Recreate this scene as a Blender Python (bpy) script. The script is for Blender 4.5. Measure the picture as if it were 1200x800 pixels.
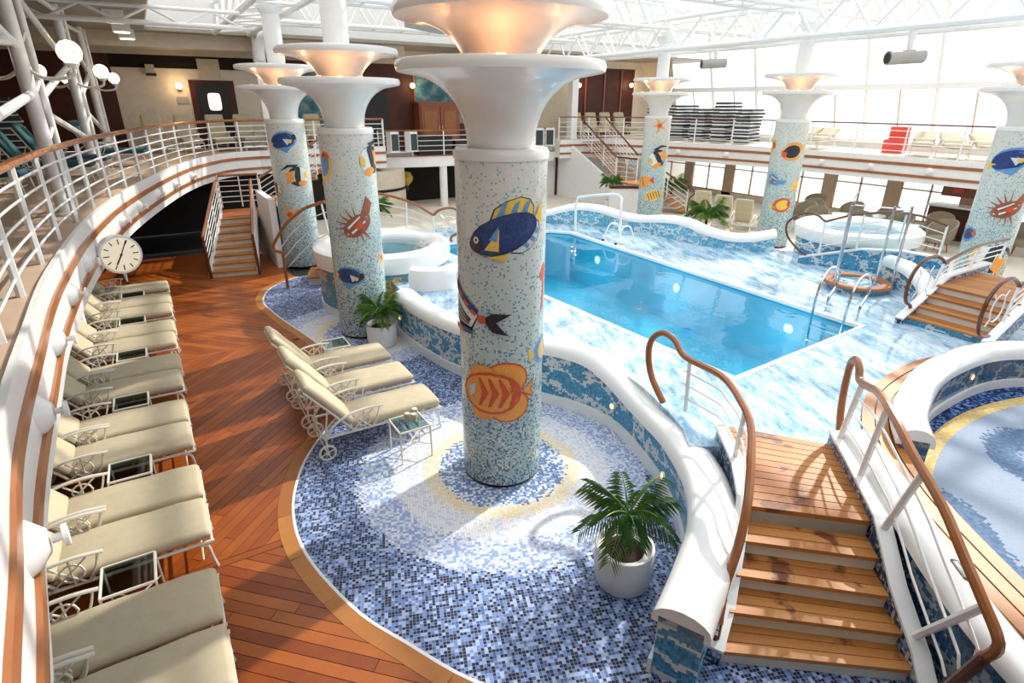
import bpy, math, random
from mathutils import Vector, Matrix
from mathutils.geometry import tessellate_polygon
for o in list(bpy.data.objects): bpy.data.objects.remove(o, do_unlink=True)
SC = bpy.context.scene
C = SC.collection
PI = math.pi
# ------------------------------------------------------------------ camera
EYE = 4.0275
cam_d = bpy.data.cameras.new('camera'); cam = bpy.data.objects.new('camera', cam_d); C.objects.link(cam)
cam_d.sensor_width = 36; cam_d.lens = 668.76/1200*36; cam_d.clip_start = .05; cam_d.clip_end = 500
cam.matrix_world = (Matrix.Translation((0, 0, EYE)) @ Matrix.Rotation(-0.5480, 4, 'Z') @
                    Matrix.Rotation(PI/2-.39643, 4, 'X') @ Matrix.Rotation(.005, 4, 'Z'))
SC.camera = cam
# ------------------------------------------------------------------ sky, sun, exposure
W = bpy.data.worlds.new('sky'); SC.world = W; W.use_nodes = True
bg = W.node_tree.nodes['Background']; bg.inputs[0].default_value = (.93, .965, 1, 1); bg.inputs[1].default_value = 1.25
sd = bpy.data.lights.new('sun', 'SUN'); sun = bpy.data.objects.new('sun', sd); C.objects.link(sun)
sd.energy = 3.2; sd.angle = math.radians(1.2); sd.color = (1, .94, .84)
sun.rotation_euler = Vector((.80, .22, .62)).to_track_quat('Z', 'Y').to_euler(); sun.location = (30, 10, 30)
SC.view_settings.view_transform = 'Standard'; SC.view_settings.look = 'None'
SC.view_settings.exposure = .5; SC.view_settings.gamma = 1; SC.view_settings.use_curve_mapping = False
# ------------------------------------------------------------------ material helpers
class NT:
    def __init__(s, name):
        s.m = bpy.data.materials.new(name); s.m.use_nodes = True
        s.t = s.m.node_tree; s.n = s.t.nodes; s.b = s.n['Principled BSDF']
    def new(s, typ, **kw):
        n = s.n.new(typ)
        for k, v in kw.items(): setattr(n, k, v)
        return n
    def put(s, sock, v):
        if hasattr(v, 'is_linked'): s.t.links.new(v, sock)
        else:
            if isinstance(v, (tuple, list)) and len(v) == 3 and sock.type == 'RGBA': v = (*v, 1)
            sock.default_value = v
    def math(s, op, a, b=0., c=None, clamp=False):
        n = s.new('ShaderNodeMath', operation=op, use_clamp=clamp); s.put(n.inputs[0], a); s.put(n.inputs[1], b)
        if c is not None: s.put(n.inputs[2], c)
        return n.outputs[0]
    def vm(s, op, a, b=(0, 0, 0)):
        n = s.new('ShaderNodeVectorMath', operation=op); s.put(n.inputs[0], a)
        if op == 'SCALE': s.put(n.inputs[3], b)
        else: s.put(n.inputs[1], b)
        return n.outputs['Value'] if op in ('LENGTH', 'DISTANCE') else n.outputs[0]
    def mix(s, f, a, b):
        n = s.new('ShaderNodeMix', data_type='RGBA'); s.put(n.inputs[0], f); s.put(n.inputs[6], a); s.put(n.inputs[7], b)
        return n.outputs[2]
    def pos(s): return s.new('ShaderNodeNewGeometry').outputs['Position']
    def noise(s, v, scale, detail=3, rough=.55, col=False):
        n = s.new('ShaderNodeTexNoise'); s.put(n.inputs['Vector'], v); n.inputs['Scale'].default_value = scale
        n.inputs['Detail'].default_value = detail; n.inputs['Roughness'].default_value = rough
        return n.outputs['Color' if col else 'Fac']
    def white(s, v):
        n = s.new('ShaderNodeTexWhiteNoise'); s.put(n.inputs['Vector'], v); return n.outputs['Value']
    def ramp(s, f, stops, const=False):
        n = s.new('ShaderNodeValToRGB'); s.put(n.inputs[0], f); e = n.color_ramp.elements
        if const: n.color_ramp.interpolation = 'CONSTANT'
        while len(e) < len(stops): e.new(.5)
        for el, (p, c) in zip(e, stops): el.position = p; el.color = (*c, 1)
        return n.outputs[0]
    def bump(s, h, strength=.2, dist=.01):
        n = s.new('ShaderNodeBump'); n.inputs['Strength'].default_value = strength; n.inputs['Distance'].default_value = dist
        s.put(n.inputs['Height'], h); s.put(s.b.inputs['Normal'], n.outputs[0])
    def set(s, col=None, rough=None, metal=None, spec=None):
        if col is not None: s.put(s.b.inputs['Base Color'], col)
        if rough is not None: s.put(s.b.inputs['Roughness'], rough)
        if metal is not None: s.put(s.b.inputs['Metallic'], metal)
        if spec is not None: s.put(s.b.inputs['Specular IOR Level'], spec)
        return s
MAT = {}
def plain(name, col, rough=.5, metal=0, var=.06, scale=6):
    t = NT(name); f = t.noise(t.pos(), scale, 4)
    lo = tuple(c*(1-var) for c in col); hi = tuple(min(1, c*(1+var)) for c in col)
    t.set(t.ramp(f, [(.3, lo), (.7, hi)]), rough, metal); MAT[name] = t.m
def emis(name, col, strength):
    t = NT(name); t.set(col, .4); t.put(t.b.inputs['Emission Color'], col); t.b.inputs['Emission Strength'].default_value = strength
    MAT[name] = t.m
plain('white_paint', (.86, .86, .85), .28, 0, .03)
plain('white_matte', (.80, .79, .77), .6, 0, .03)
plain('gloss_white', (.90, .90, .89), .12, 0, .02)
plain('cream_wall', (.62, .54, .42), .6)
plain('cream_light', (.74, .67, .56), .6)
plain('tan_panel', (.60, .44, .32), .5)
plain('grey_soffit', (.34, .30, .25), .6)
plain('dark_band_and_shade', (.014, .010, .008), .95)  # dark bands; under the balcony this colour stands in for shade
plain('black', (.012, .012, .014), .5)
plain('fabric', (.54, .46, .32), .85, 0, .06, 9)
plain('fabric_dark', (.30, .25, .17), .85)
plain('frame_cream', (.80, .75, .66), .35)
plain('teal_cushion', (.02, .085, .10), .8)
plain('stack_cushion', (.035, .055, .075), .8)
plain('blue_strap', (.03, .06, .12), .7)
plain('steel', (.75, .76, .78), .18, 1)
plain('grey_metal', (.42, .42, .40), .4, .3)
plain('soil', (.035, .015, .008), .9, 0, .4, 30)
plain('pot_white', (.80, .79, .77), .45)
plain('leaf', (.075, .18, .03), .45, 0, .5, 12)
plain('leaf_light', (.20, .32, .06), .45, 0, .4, 12)
plain('trunk', (.09, .05, .025), .9, 0, .4, 30)
plain('red', (.75, .07, .05), .5)
plain('grille', (.03, .05, .055), .6)
plain('riser_white', (.72, .68, .58), .5)
plain('rust', (.30, .05, .02), .5)
emis('lamp_globe', (1, .82, .55), 2.2)
emis('lamp_warm', (1, .50, .16), 2.2)
emis('lamp_cool', (1, .85, .6), 3)
emis('added_lens_glow', (.85, .97, 1), .25)  # glow of the assumed lamps added in the pool
emis('door_glow', (.95, .80, .74), .75)
# fish enamel colours
for n, c in dict(f_navy=(.012, .035, .16), f_blue=(.10, .28, .55), f_black=(.02, .02, .03), f_yellow=(.85, .52, .08), f_white=(.82, .82, .78),
                 f_orange=(.85, .33, .06), f_red=(.62, .09, .03), f_brown=(.32, .10, .05), f_pale=(.55, .62, .62)).items():
    t = NT(n); cell = t.vm('FLOOR', t.vm('SCALE', t.pos(), 55.)); h = t.white(cell)
    t.set(t.mix(t.math('MULTIPLY', h, .35), c, tuple(min(1, x*1.6+.06) for x in c)), .3); MAT[n] = t.m
def wood(name, c1, c2, rough=.3, rnd=True, scale=1.):
    t = NT(name); p = t.pos()
    f = t.noise(p, 3.*scale, 5, .6); g = t.noise(t.vm('MULTIPLY', p, (40, 40, 40)), 1., 2)
    if rnd: r = t.new('ShaderNodeObjectInfo').outputs['Random']; f = t.math('ADD', t.math('MULTIPLY', f, .55), t.math('MULTIPLY', r, .45))
    col = t.ramp(f, [(.25, c1), (.75, c2)])
    t.set(t.mix(t.math('MULTIPLY', g, .35), col, tuple(x*.55 for x in c1)), rough); t.bump(g, .08, .004); MAT[name] = t.m
wood('teak', (.24, .048, .005), (.46, .125, .018), .38)
wood('teak_light', (.38, .13, .026), (.58, .25, .062), .5)
def stained(src, dst):
    m = MAT[src].copy(); m.name = dst; n = m.node_tree.nodes; b = n['Principled BSDF']; L = m.node_tree.links
    fr_ = b.inputs['Base Color'].links[0].from_socket
    nz = n.new('ShaderNodeTexNoise'); nz.inputs['Scale'].default_value = 3.4; nz.inputs['Detail'].default_value = 3
    g = n.new('ShaderNodeNewGeometry'); L.new(g.outputs['Position'], nz.inputs['Vector'])
    r = n.new('ShaderNodeValToRGB'); r.color_ramp.elements[0].position = .60; r.color_ramp.elements[1].position = .66; L.new(nz.outputs['Fac'], r.inputs[0])
    mx = n.new('ShaderNodeMix'); mx.data_type = 'RGBA'; L.new(r.outputs[0], mx.inputs[0]); L.new(fr_, mx.inputs[6]); mx.inputs[7].default_value = (.16, .045, .012, 1); L.new(mx.outputs[2], b.inputs['Base Color'])
    MAT[dst] = m
stained('teak_light', 'teak_step')
wood('rail_wood', (.30, .10, .03), (.42, .16, .055), .22, False)
wood('rail_dark', (.12, .035, .015), (.17, .06, .025), .22, False)
wood('trim_wood', (.34, .11, .03), (.44, .17, .06), .3, False)
wood('brown_panel', (.060, .010, .005), (.10, .020, .010), .6, False)
wood('cabinet_wood', (.26, .075, .025), (.36, .12, .045), .35, False)
# --- mosaic floor with rings round the columns
def cells(t, v, size):
    s = t.vm('SCALE', v, 1./size); c = t.vm('FLOOR', s); fr = t.vm('FRACTION', s)
    return c, fr
def grout(t, fr, axes, w=.1):
    sx = t.new('ShaderNodeSeparateXYZ'); t.put(sx.inputs[0], fr); out = None
    for a in axes:
        d = t.math('ABSOLUTE', t.math('SUBTRACT', sx.outputs[a], .5)); g = t.math('GREATER_THAN', d, .5-w)
        out = g if out is None else t.math('MAXIMUM', out, g)
    return out
t = NT('mosaic_floor'); p = t.pos(); pr = t.new('ShaderNodeVectorRotate'); t.put(pr.inputs[0], p); pr.inputs['Angle'].default_value = .35
c, fr = cells(t, pr.outputs[0], .029); c = t.vm('MULTIPLY', c, (1, 1, 0)); h = t.white(c); h2 = t.white(t.vm('ADD', c, (17.3, 5.1, 0)))
flat = t.vm('MULTIPLY', p, (1, 1, 0))
r = t.math('MINIMUM', t.vm('DISTANCE', flat, (2.9, 4.97, 0)), t.vm('DISTANCE', flat, (2.89, 10.11, 0)))
r = t.math('ADD', r, t.math('MULTIPLY', t.math('SUBTRACT', h2, .5), .10))
clump = t.noise(c, .16, 2); hb = t.math('ADD', h, t.math('MULTIPLY', t.math('SUBTRACT', clump, .5), .5))
z0 = t.ramp(h, [(0, (.10, .18, .42)), (.45, (.30, .42, .66)), (.72, (.78, .80, .84))], True)
z1 = t.ramp(h, [(0, (.88, .70, .38)), (.5, (.88, .78, .55)), (.8, (.84, .80, .76))], True)
z2 = t.ramp(h, [(0, (.60, .66, .82)), (.25, (.82, .81, .84)), (.8, (.88, .86, .84))], True)
z3 = t.ramp(h, [(0, (.28, .38, .66)), (.38, (.55, .63, .82)), (.72, (.78, .80, .88))], True)
z4 = t.ramp(hb, [(0, (.010, .016, .055)), (.36, (.07, .13, .32)), (.52, (.15, .25, .52)), (.78, (.38, .47, .72))], True)
col = t.mix(t.math('GREATER_THAN', r, .75), z0, z1); col = t.mix(t.math('GREATER_THAN', r, .93), col, z2)
col = t.mix(t.math('GREATER_THAN', r, 1.29), col, z3); col = t.mix(t.math('GREATER_THAN', r, 1.70), col, z4)
col = t.mix(t.math('MULTIPLY', grout(t, fr, (0, 1), .07), .6), col, (.42, .47, .58))
t.set(col, .45, None, .3); MAT['mosaic_floor'] = t.m
# --- round mosaic with swirls (sunken patio)
t = NT('mosaic_swirl'); p = t.pos(); c, fr = cells(t, p, .03); c = t.vm('MULTIPLY', c, (1, 1, 0)); h = t.white(c)
flat = t.vm('MULTIPLY', p, (1, 1, 0)); r = t.vm('DISTANCE', flat, (7.96, -2.18, 0))
nz = t.noise(t.vm('ADD', t.vm('SCALE', c, .03), (3.1, 0, 0)), .55, 0, .3); nz = t.math('ADD', nz, t.math('MULTIPLY', t.math('SUBTRACT', h, .5), .02))
sw = t.ramp(nz, [(0, (.27, .35, .50)), (.45, (.075, .145, .27)), (.545, (.30, .36, .47))], True)
sw = t.mix(t.math('MULTIPLY', h, .25), sw, (.40, .46, .56))
dk = t.ramp(h, [(0, (.01, .02, .07)), (.4, (.04, .10, .28)), (.75, (.16, .28, .55))], True)
ye = t.ramp(h, [(0, (.62, .42, .14)), (.5, (.70, .52, .22)), (.85, (.58, .52, .4))], True)
col = t.mix(t.math('GREATER_THAN', r, 4.43), sw, ye); col = t.mix(t.math('GREATER_THAN', r, 4.59), col, dk)
t.set(col, .7, None, .1); MAT['mosaic_swirl'] = t.m
# --- blue wall mosaic with pale drifts
def wall_mosaic(name, size, base1, base2, pale, thr):
    t = NT(name); p = t.pos(); c, fr = cells(t, p, size); h = t.white(c)
    q = t.vm('SCALE', c, size); n1 = t.noise(t.vm('MULTIPLY', q, (1, 1, 1.9)), 1.9, 3, .6); n2 = t.noise(q, 1.1, 2)
    b = t.mix(n2, base1, base2); b = t.mix(t.math('MULTIPLY', h, .5), b, tuple(min(1, x*2.2+.05) for x in base2))
    d = t.math('ABSOLUTE', t.math('SUBTRACT', t.math('ADD', n1, t.math('MULTIPLY', t.math('SUBTRACT', h, .5), .04)), thr))
    t.set(t.mix(t.math('LESS_THAN', d, .035), b, pale), .2); MAT[name] = t.m
wall_mosaic('mosaic_wall', .024, (.015, .10, .19), (.05, .24, .40), (.60, .66, .68), .53)
wall_mosaic('mosaic_wall_light', .03, (.04, .20, .40), (.16, .42, .66), (.66, .76, .82), .53)
wall_mosaic('mosaic_dark', .024, (.008, .03, .07), (.03, .10, .20), (.30, .34, .34), .56)
t = NT('mosaic_stringer'); c, fr = cells(t, t.pos(), .026); h = t.white(c)
t.set(t.ramp(h, [(0, (.012, .03, .10)), (.35, (.05, .12, .28)), (.6, (.25, .36, .55)), (.8, (.62, .60, .52))], True), .3); MAT['mosaic_stringer'] = t.m
# coral reef mosaic for tub sides
t = NT('mosaic_reef'); p = t.pos(); c, fr = cells(t, p, .03); h = t.white(c); q = t.vm('SCALE', c, .03)
n1 = t.noise(q, 3.2, 3, .6); sz = t.new('ShaderNodeSeparateXYZ'); t.put(sz.inputs[0], p)
base = t.mix(t.math('MULTIPLY', h, .6), (.05, .20, .28), (.22, .45, .52))
low = t.math('MULTIPLY', t.math('GREATER_THAN', n1, .50), t.math('LESS_THAN', sz.outputs[2], .85))
t.set(t.mix(low, base, t.ramp(h, [(0, (.65, .38, .10)), (.4, (.70, .55, .25)), (.7, (.45, .20, .08))], True)), .25); MAT['mosaic_reef'] = t.m
# --- pool surround: pale blue streaked small tile, wet
t = NT('surround_tile'); p = t.pos(); c, fr = cells(t, p, .035); h = t.white(t.vm('MULTIPLY', c, (1, 1, 0)))
rot = t.new('ShaderNodeVectorRotate'); t.put(rot.inputs[0], p); rot.inputs['Angle'].default_value = .45
q = t.vm('MULTIPLY', rot.outputs[0], (3.4, 1.0, 1)); n1 = t.noise(q, 1.9, 6, .66)
n1 = t.math('ADD', n1, t.math('MULTIPLY', t.math('SUBTRACT', h, .5), .07))
t.set(t.ramp(n1, [(.28, (.07, .24, .42)), (.42, (.28, .48, .66)), (.53, (.52, .67, .78)), (.66, (.72, .80, .85))]), t.ramp(t.noise(p, 1.3, 2), [(.4, (.05, .05, .05)), (.7, (.22, .22, .22))]))
t.bump(t.noise(p, 7, 2), .12, .01); MAT['surround_tile'] = t.m
plain('pool_tile', (.008, .43, .62), .4, 0, .1, 2)
plain('pool_line', (.03, .22, .42), .4)
# --- water: clear, mirror-like at grazing angles
def water(name, tint, bs=.10, sc=3.):
    t = NT(name); n = t.n; n.remove(t.b); out = n['Material Output']
    tr = t.new('ShaderNodeBsdfTransparent'); tr.inputs[0].default_value = (*tint, 1)
    gl = t.new('ShaderNodeBsdfGlossy'); gl.inputs['Roughness'].default_value = .02
    fr = t.new('ShaderNodeLayerWeight'); fr.inputs['Blend'].default_value = .5
    bp = t.new('ShaderNodeBump'); bp.inputs['Strength'].default_value = bs; bp.inputs['Distance'].default_value = .03
    t.put(bp.inputs['Height'], t.noise(t.pos(), sc, 3)); t.put(gl.inputs['Normal'], bp.outputs[0]); t.put(fr.inputs['Normal'], bp.outputs[0]); f5 = t.math('MULTIPLY_ADD', t.math('POWER', fr.outputs['Facing'], 4.5), .75, .03)
    mx = t.new('ShaderNodeMixShader'); t.put(mx.inputs[0], f5); t.put(mx.inputs[1], tr.outputs[0]); t.put(mx.inputs[2], gl.outputs[0])
    t.put(out.inputs[0], mx.outputs[0]); MAT[name] = t.m
water('water', (.80, .97, 1.0)); water('tub_water', (.92, .98, 1.0), .3, 8)
def glass(name, tint, ior=1.3):
    t = NT(name); n = t.n; n.remove(t.b); out = n['Material Output']
    tr = t.new('ShaderNodeBsdfTransparent'); tr.inputs[0].default_value = (*tint, 1)
    gl = t.new('ShaderNodeBsdfGlossy'); gl.inputs['Roughness'].default_value = .03
    fr = t.new('ShaderNodeLayerWeight'); fr.inputs['Blend'].default_value = .5
    f5 = t.math('MULTIPLY_ADD', t.math('POWER', fr.outputs['Facing'], 4.5), .8, (ior-1)**2/(ior+1)**2)
    mx = t.new('ShaderNodeMixShader'); t.put(mx.inputs[0], f5); t.put(mx.inputs[1], tr.outputs[0]); t.put(mx.inputs[2], gl.outputs[0])
    t.put(out.inputs[0], mx.outputs[0]); MAT[name] = t.m
glass('glass', (.93, .97, .97)); glass('glass_clear', (.98, .99, .99), 1.12); glass('glass_table', (.55, .68, .66), 1.5)
# --- column mosaic (UV in metres: u round the shaft, v up)
t = NT('column_mosaic'); uv = t.new('ShaderNodeTexCoord').outputs['UV']; c, fr = cells(t, uv, .019)
h = t.white(c); h2 = t.white(t.vm('ADD', c, (9.7, 3.3, 0))); sp = t.new('ShaderNodeSeparateXYZ'); t.put(sp.inputs[0], uv)
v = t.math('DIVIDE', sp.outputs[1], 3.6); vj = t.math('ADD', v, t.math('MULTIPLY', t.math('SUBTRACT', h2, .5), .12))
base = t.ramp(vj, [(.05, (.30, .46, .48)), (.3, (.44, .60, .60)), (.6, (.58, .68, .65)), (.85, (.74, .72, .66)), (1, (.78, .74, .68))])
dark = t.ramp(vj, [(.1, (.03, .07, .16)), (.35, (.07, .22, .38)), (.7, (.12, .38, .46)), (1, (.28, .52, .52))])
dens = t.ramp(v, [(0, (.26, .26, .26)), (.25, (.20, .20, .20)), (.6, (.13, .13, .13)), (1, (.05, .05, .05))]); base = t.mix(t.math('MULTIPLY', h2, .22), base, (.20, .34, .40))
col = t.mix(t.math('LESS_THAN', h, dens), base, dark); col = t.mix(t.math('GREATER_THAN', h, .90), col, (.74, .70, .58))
t.set(t.mix(t.math('MULTIPLY', grout(t, fr, (0, 1), .08), .35), col, (.62, .63, .60)), .18); MAT['column_mosaic'] = t.m
# --- teal mural and clock face
t = NT('mural'); n1 = t.noise(t.pos(), 2.2, 5, .6)
t.set(t.ramp(n1, [(.3, (.02, .08, .11)), (.48, (.05, .20, .26)), (.56, (.10, .32, .38)), (.62, (.40, .30, .10)), (.68, (.03, .12, .15))]), .5); MAT['mural'] = t.m
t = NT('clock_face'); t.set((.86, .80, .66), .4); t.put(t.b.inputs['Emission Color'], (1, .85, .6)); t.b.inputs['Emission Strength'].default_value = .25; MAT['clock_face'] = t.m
t = NT('funnel_white'); t.set((.82, .80, .77), .18); MAT['funnel_white'] = t.m
# ------------------------------------------------------------------ geometry helpers
def cat(P, n=6, closed=False):
    P = [Vector(p) for p in P]; N = len(P); out = []
    rng = range(N if closed else N-1)
    for i in rng:
        if closed: a, b, c, d = P[i-1], P[i], P[(i+1) % N], P[(i+2) % N]
        else: a, b, c, d = P[max(i-1, 0)], P[i], P[i+1], P[min(i+2, N-1)]
        for k in range(n):
            s = k/n; out.append(.5*((2*b)+(c-a)*s+(2*a-5*b+4*c-d)*s*s+(3*b-a-3*c+d)*s**3))
    if not closed: out.append(P[-1])
    return out
class G:
    def __init__(s): s.v = []; s.f = []; s.mi = []; s.uv = {}
    def add(s, V, F, mi=0):
        b = len(s.v); s.v += [tuple(p) for p in V]; s.f += [tuple(i+b for i in f) for f in F]; s.mi += [mi]*len(F); return s
    def box(s, c, d, rz=0, mi=0, ry=0):
        x, y, z = d[0]/2, d[1]/2, d[2]/2; V = []
        R = Matrix.Rotation(rz, 3, 'Z') @ Matrix.Rotation(ry, 3, 'Y')
        for q in ((-x, -y, -z), (x, -y, -z), (x, y, -z), (-x, y, -z), (-x, -y, z), (x, -y, z), (x, y, z), (-x, y, z)): V.append(R @ Vector(q)+Vector(c))
        return s.add(V, [(0, 3, 2, 1), (4, 5, 6, 7), (0, 1, 5, 4), (1, 2, 6, 5), (2, 3, 7, 6), (3, 0, 4, 7)], mi)
    def tube(s, P, r, n=8, closed=False, mi=0, flat=1.):
        P = [Vector(p) for p in P]; N = len(P); rr = r if isinstance(r, (list, tuple)) else [r]*N; V = []; up = None
        for i in range(N):
            a = P[i-1] if (i or closed) else P[i]; b = P[(i+1) % N] if (i < N-1 or closed) else P[i]
            t = (b-a).normalized() if (b-a).length > 1e-9 else Vector((0, 0, 1))
            if up is None:
                up = Vector((0, 0, 1)) if abs(t.z) < .9 else Vector((1, 0, 0))
            u = (up-t*up.dot(t)); u = u.normalized() if u.length > 1e-6 else t.orthogonal().normalized(); w = t.cross(u); up = u
            for k in range(n): an = 2*PI*k/n; V.append(P[i]+(u*math.sin(an)*flat+w*math.cos(an))*rr[i])
        F = []
        for i in range(N if closed else N-1):
            for k in range(n):
                a = i*n+k; b = i*n+(k+1) % n; c = ((i+1) % N)*n+(k+1) % n; d = ((i+1) % N)*n+k; F.append((a, b, c, d))
        if not closed: F.append(tuple(range(n-1, -1, -1))); F.append(tuple((N-1)*n+k for k in range(n)))
        return s.add(V, F, mi)
    def lathe(s, prof, n=24, c=(0, 0, 0), mi=0, uvR=None, close=False):
        V = []; F = []; m = len(prof)
        for k in range(n):
            a = 2*PI*k/n
            for (r, z) in prof: V.append((c[0]+r*math.cos(a), c[1]+r*math.sin(a), c[2]+z))
        b0 = len(s.f)
        for k in range(n):
            for i in range(m-1 if not close else m):
                j = (i+1) % m; k2 = (k+1) % n; F.append((k*m+i, k2*m+i, k2*m+j, k*m+j))
                if uvR: s.uv[b0+len(F)-1] = [(2*PI*q/n*uvR, prof[w][1]) for q, w in ((k, i), (k+1, i), (k+1, j), (k, j))]
        if not close:
            if prof[0][0] > 1e-6: F.append(tuple(k*m for k in range(n-1, -1, -1)))
            if prof[-1][0] > 1e-6: F.append(tuple(k*m+m-1 for k in range(n)))
        return s.add(V, F, mi)
    def prism(s, poly, z0, z1, mi=0, holes=()):
        loops = [list(poly)]+[list(h) for h in holes]; V = []; F = []; off = []
        for L in loops: off.append(len(V)); V += [(p[0], p[1], z0) for p in L]
        n = len(V); V += [(p[0], p[1], z1) for p in V]
        for tri in tessellate_polygon([[Vector((p[0], p[1], 0)) for p in L] for L in loops]):
            a, b, c = [Vector(V[i]) for i in tri]; up = (b-a).cross(c-a).z > 0
            tr = tri if up else tri[::-1]; F.append(tuple(i+n for i in tr)); F.append(tuple(tr[::-1]))
        for li, L in enumerate(loops):
            ar = sum(L[i-1][0]*L[i][1]-L[i][0]*L[i-1][1] for i in range(len(L))); o = off[li]; m = len(L)
            for i in range(m):
                j = (i+1) % m; q = (o+i, o+j, o+j+n, o+i+n); ok = (ar > 0) == (li == 0)
                F.append(q if ok else q[::-1])
        return s.add(V, F, mi)
    def sweep(s, path, sec, mi=0, zs=None, closed=False, caps=True):
        # path [(x,y[,z])], sec [(offset to the right, height)] closed loop, swept level along the path
        P = [Vector((p[0], p[1])) for p in path]; N = len(P); V = []; m = len(sec(0) if callable(sec) else sec)
        for i in range(N):
            a = P[i-1] if (i or closed) else P[i]; b = P[(i+1) % N] if (i < N-1 or closed) else P[i]
            t = (b-a).normalized(); nr = Vector((t.y, -t.x)); S = sec(i) if callable(sec) else sec
            z = path[i][2] if (zs is None and len(path[i]) > 2) else (zs[i] if zs else 0)
            for (o, h) in S: V.append((P[i].x+nr.x*o, P[i].y+nr.y*o, z+h))
        F = []
        for i in range(N if closed else N-1):
            for k in range(m):
                i2 = (i+1) % N; k2 = (k+1) % m; F.append((i*m+k, i*m+k2, i2*m+k2, i2*m+k))
        if not closed and caps: F.append(tuple(range(m-1, -1, -1))); F.append(tuple((N-1)*m+k for k in range(m)))
        return s.add(V, F, mi)
    def obj(s, name, mat, parent=None, smooth=False, loc=None):
        me = bpy.data.meshes.new(name); me.from_pydata(s.v, [], s.f)
        ms = mat if isinstance(mat, (list, tuple)) else [mat]
        for q in ms: me.materials.append(MAT[q])
        if len(ms) > 1: me.polygons.foreach_set('material_index', s.mi)
        if s.uv:
            ul = me.uv_layers.new(name='UVMap')
            for fi, co in s.uv.items():
                for li, c in zip(me.polygons[fi].loop_indices, co): ul.data[li].uv = c
        me.validate(); 
        import bmesh
        if smooth:
            me.polygons.foreach_set('use_smooth', [True]*len(me.polygons)); me.set_sharp_from_angle(angle=math.radians(40))
        if not s.uv:
            bm = bmesh.new(); bm.from_mesh(me); bmesh.ops.recalc_face_normals(bm, faces=bm.faces); bm.to_mesh(me); bm.free()
        o = bpy.data.objects.new(name, me); C.objects.link(o)
        if parent: o.parent = parent
        if loc: o.location = loc
        return o
def tag(o, label=None, cat=None, group=None, kind=None):
    if label: o['label'] = label
    if cat: o['category'] = cat
    if group: o['group'] = group
    if kind: o['kind'] = kind
    return o
def thing(name, label, cat, loc=(0, 0, 0), rz=0, group=None):
    o = bpy.data.objects.new(name, None); C.objects.link(o); o.location = loc; o.rotation_euler = (0, 0, rz); o.empty_display_size = .2
    return tag(o, label, cat, group)
def struct(g, name, mat, parent=None, **k):
    o = g.obj(name, mat, parent, **k)
    if not parent: o['kind'] = 'structure'
    return o
def dup(root, loc, rz=0, label=None, group=None, scale=None):
    def cp(o, par):
        c = o.copy(); C.objects.link(c); c.parent = par
        for ch in o.children: cp(ch, c)
        return c
    r = cp(root, None); r.location = loc; r.rotation_euler = (0, 0, rz)
    if scale: r.scale = (scale,)*3
    if label: r['label'] = label
    if group: r['group'] = group
    return r
def at(path, s):     # point at arclength s
    d = 0
    for a, b in zip(path, path[1:]):
        l = (b-a).length
        if d+l >= s: return a.lerp(b, (s-d)/l)
        d += l
    return path[-1].copy()
def length(path): return sum((b-a).length for a, b in zip(path, path[1:]))
def resample(path, n):
    L = length(path); return [at(path, L*i/(n-1)) for i in range(n)]
# ------------------------------------------------------------------ plan curves
PZ = .75                                             # level of the pool surround
EL = cat([(-.30, .30), (-.62, 1.0), (-.75, 1.7), (-.84, 2.5), (-.97, 3.6), (-1.04, 5.2), (-1.08, 7), (-.95, 9.8), (-.52, 13), (.38, 17), (1.15, 19.4), (1.95, 20.9)], 5)
EDGE_L = [(p.x, p.y) for p in EL]+[(2.4, 21.35), (3.2, 21.6), (7.6, 21.6)]
ER = cat([(20.3, 2), (20.5, 6), (20.5, 12), (20.2, 15.5), (19.2, 18.6), (17.6, 21.2)], 5)
EDGE_R = [(p.x, p.y) for p in ER]+[(16.9, 21.6), (15.6, 21.6)]
MOS = cat([(3.6, .5), (2.55, 1.45), (1.9, 2.05), (1.34, 2.66), (1.0, 3.28), (.77, 3.75), (.58, 4.45), (.53, 4.95), (.57, 5.39), (.68, 5.8), (.9, 6.3), (1.24, 6.8), (1.7, 7.4), (1.95, 8.1), (2.03, 8.9), (1.97, 9.72), (1.84, 10.53), (1.68, 11.36), (1.56, 12.19), (1.51, 12.86), (1.70, 13.59), (2.03, 14.09), (2.6, 14.5)], 4)
W1 = cat([(2.58, 1.90, .72), (3.08, 2.16, .76), (3.55, 2.46, .80), (4.0, 2.94, .78), (4.4, 3.62, .72), (4.60, 4.17, .68), (4.74, 4.68, .69), (4.76, 5.12, .80), (4.68, 5.5, .92), (4.52, 5.86, .95), (4.36, 6.15, .94), (4.0, 6.85, .90), (3.72, 7.6, .88), (3.58, 8.4, .86), (3.53, 9.2, .86), (3.55, 9.62, .87)], 5)
W2 = cat([(8.6, 14.75, 1.0), (9.25, 14.45, 1.02), (9.79, 14.02, 1.14), (10.36, 13.45, 1.34), (10.8, 12.88, 1.33), (11.06, 12.28, 1.23), (11.25, 11.65, 1.20), (11.38, 10.93, 1.30), (11.46, 10.2, 1.34), (11.55, 9.58, 1.22), (11.75, 9.06, 1.14), (12.07, 8.70, 1.16), (12.5, 8.4, 1.26)], 5)
def xy(P): return [(p[0], p[1]) for p in P]
POOL = [(5.93, 4.16), (9.25, 4.37), (9.52, 12.5), (9.1, 13.0), (5.55, 13.0), (5.72, 8.15)]
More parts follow.
